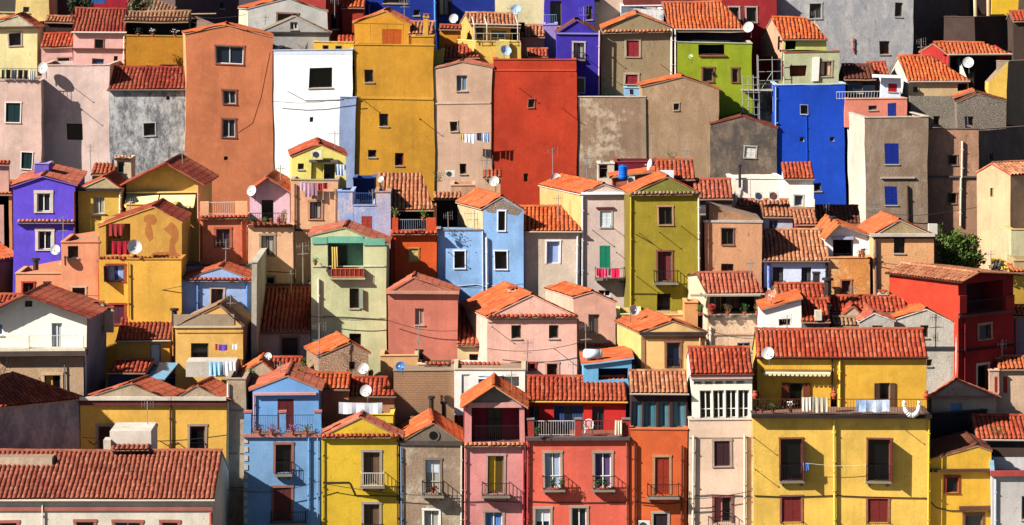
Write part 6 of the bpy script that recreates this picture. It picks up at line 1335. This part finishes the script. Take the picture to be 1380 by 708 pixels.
wire('cable crossing the brown tower with cobalt shutters', (1166, 284, 235.6), (1318, 280, 235.6), .4)
wire('cable crossing high on the brilliant white tower', (369, 136, 240.2), (476, 133, 240.2), .2)
wire('cable over the top of the shaded brown houses, upper left', (235, 12, 250), (332, 20, 250), .5)
wire('cable crossing the crimson house front', (1291, 447, 208.7), (1366, 462, 210.5), .2)
wire('cable slanting over the tan wall with the veranda above', (953, 444, 211), (1030, 456, 211), .2)
for L, x, y0, y1, Yq in (('behind the navy wall and mustard penthouse', 545, -2, 32, 245), ('at the right of the golden terrace house roof', 690, 6, 24, 247), ('on the indigo gable', 787, 8, 34, 244.5), ('on the orange slope of the white sided tan house', 1243, 52, 84, 245.5),
    ('on the roof of the crimson house', 1336, 338, 366, 212), ('beside the small orange cottage roof at the big grey wall', 1098, 14, 34, 248), ('on the dark tiled roof by the pale green house', 392, 364, 396, 216.5), ('on the amber patchwork house roof', 176, 268, 292, 217.5),
    ('on the golden overhanging gable', 246, 200, 228, 227), ('over the oatmeal house shed roof', 752, 262, 292, 221), ('on the red tiles behind the olive house', 925, 200, 226, 228), ('over the red tiled house behind the big yellow roof', 1150, 384, 408, 213),
    ('on the left end of the big yellow roof', 1060, 424, 450, 205), ('on the lilac terrace house roof', 378, 222, 246, 224), ('on the flat light blue house', 604, 286, 311, 219.6), ('at the right of the pearl grey gable', 452, -4, 24, 250),
    ('over the veranda house tiles', 1012, 350, 374, 214), ('on the coral red house roof', 772, 486, 514, 205), ('on the rose pink loggia roof', 690, 500, 528, 202), ('on the sandy yellow house roof', 311, 396, 424, 211)):
    antenna('slender aerial standing '+L, x, y0, y1, Yq, ((.1, .7), (.5, .5)) if x % 2 else ((.15, .6),), 5)
for L, x, y, Yq, h_, w_, c_, sd in (('low scrub behind the light blue parapet house at the right edge', 1345, 590, 204, .8, .8, (70, 90, 40), 1), ('weedy shrub at the foot of the rosy brown wall', 1262, 322, 231, 1.1, .9, (80, 100, 40), 2), ('creeping weeds by the ochre foot of the mustard tower', 590, 246, 234, .7, .9, (80, 90, 50), 3), ('tuft of weeds on the top of the grey gabled cottage near the dish', 338, 505, 206, .4, .5, (90, 110, 50), 4), ('dry weeds on the flaking brown parapet wall top', 905, 214, 236, .6, .8, (110, 104, 60), 5)):
    plant(L, x, y, Yq, h_, w_, c_, potless=True, name='shrub', group=None)
# light
w = bpy.data.worlds.new('World'); sc.world = w; w.use_nodes = True
sky = w.node_tree.nodes.new('ShaderNodeTexSky'); sky.sky_type = 'NISHITA'; sky.sun_disc = False; sky.air_density = .5; sky.dust_density = .4; sky.ozone_density = 1.5
to_sun = Vector((-1.9, -1.0, 1.5)).normalized()
sky.sun_elevation = math.asin(to_sun.z); sky.sun_rotation = math.atan2(to_sun.x, to_sun.y) % (2*math.pi)
w.node_tree.links.new(sky.outputs[0], w.node_tree.nodes['Background'].inputs[0]); w.node_tree.nodes['Background'].inputs[1].default_value = .05
sun = bpy.data.lights.new('sun', 'SUN'); sun.energy = 5; sun.angle = R(.5); sun.color = (1, .95, .86)
so = bpy.data.objects.new('sun', sun); col.objects.link(so); so.rotation_euler = to_sun.to_track_quat('Z', 'Y').to_euler(); so.location = (-60, 100, 120)
cam = bpy.data.cameras.new('camera'); cam.sensor_width = 36; cam.lens = 36*F/1380; cam.shift_y = -(354-HY)/1380; cam.clip_end = 9000; cam.clip_start = 1
co = bpy.data.objects.new('camera', cam); col.objects.link(co); co.location = (0, 0, CZ); co.rotation_euler = (math.pi/2, 0, 0); sc.camera = co
vs = sc.view_settings; vs.view_transform = 'Standard'; vs.look = 'None'; vs.gamma = 1; vs.use_curve_mapping = False; vs.exposure = 1.16
sc.cycles.max_bounces = 5; sc.cycles.diffuse_bounces = 1
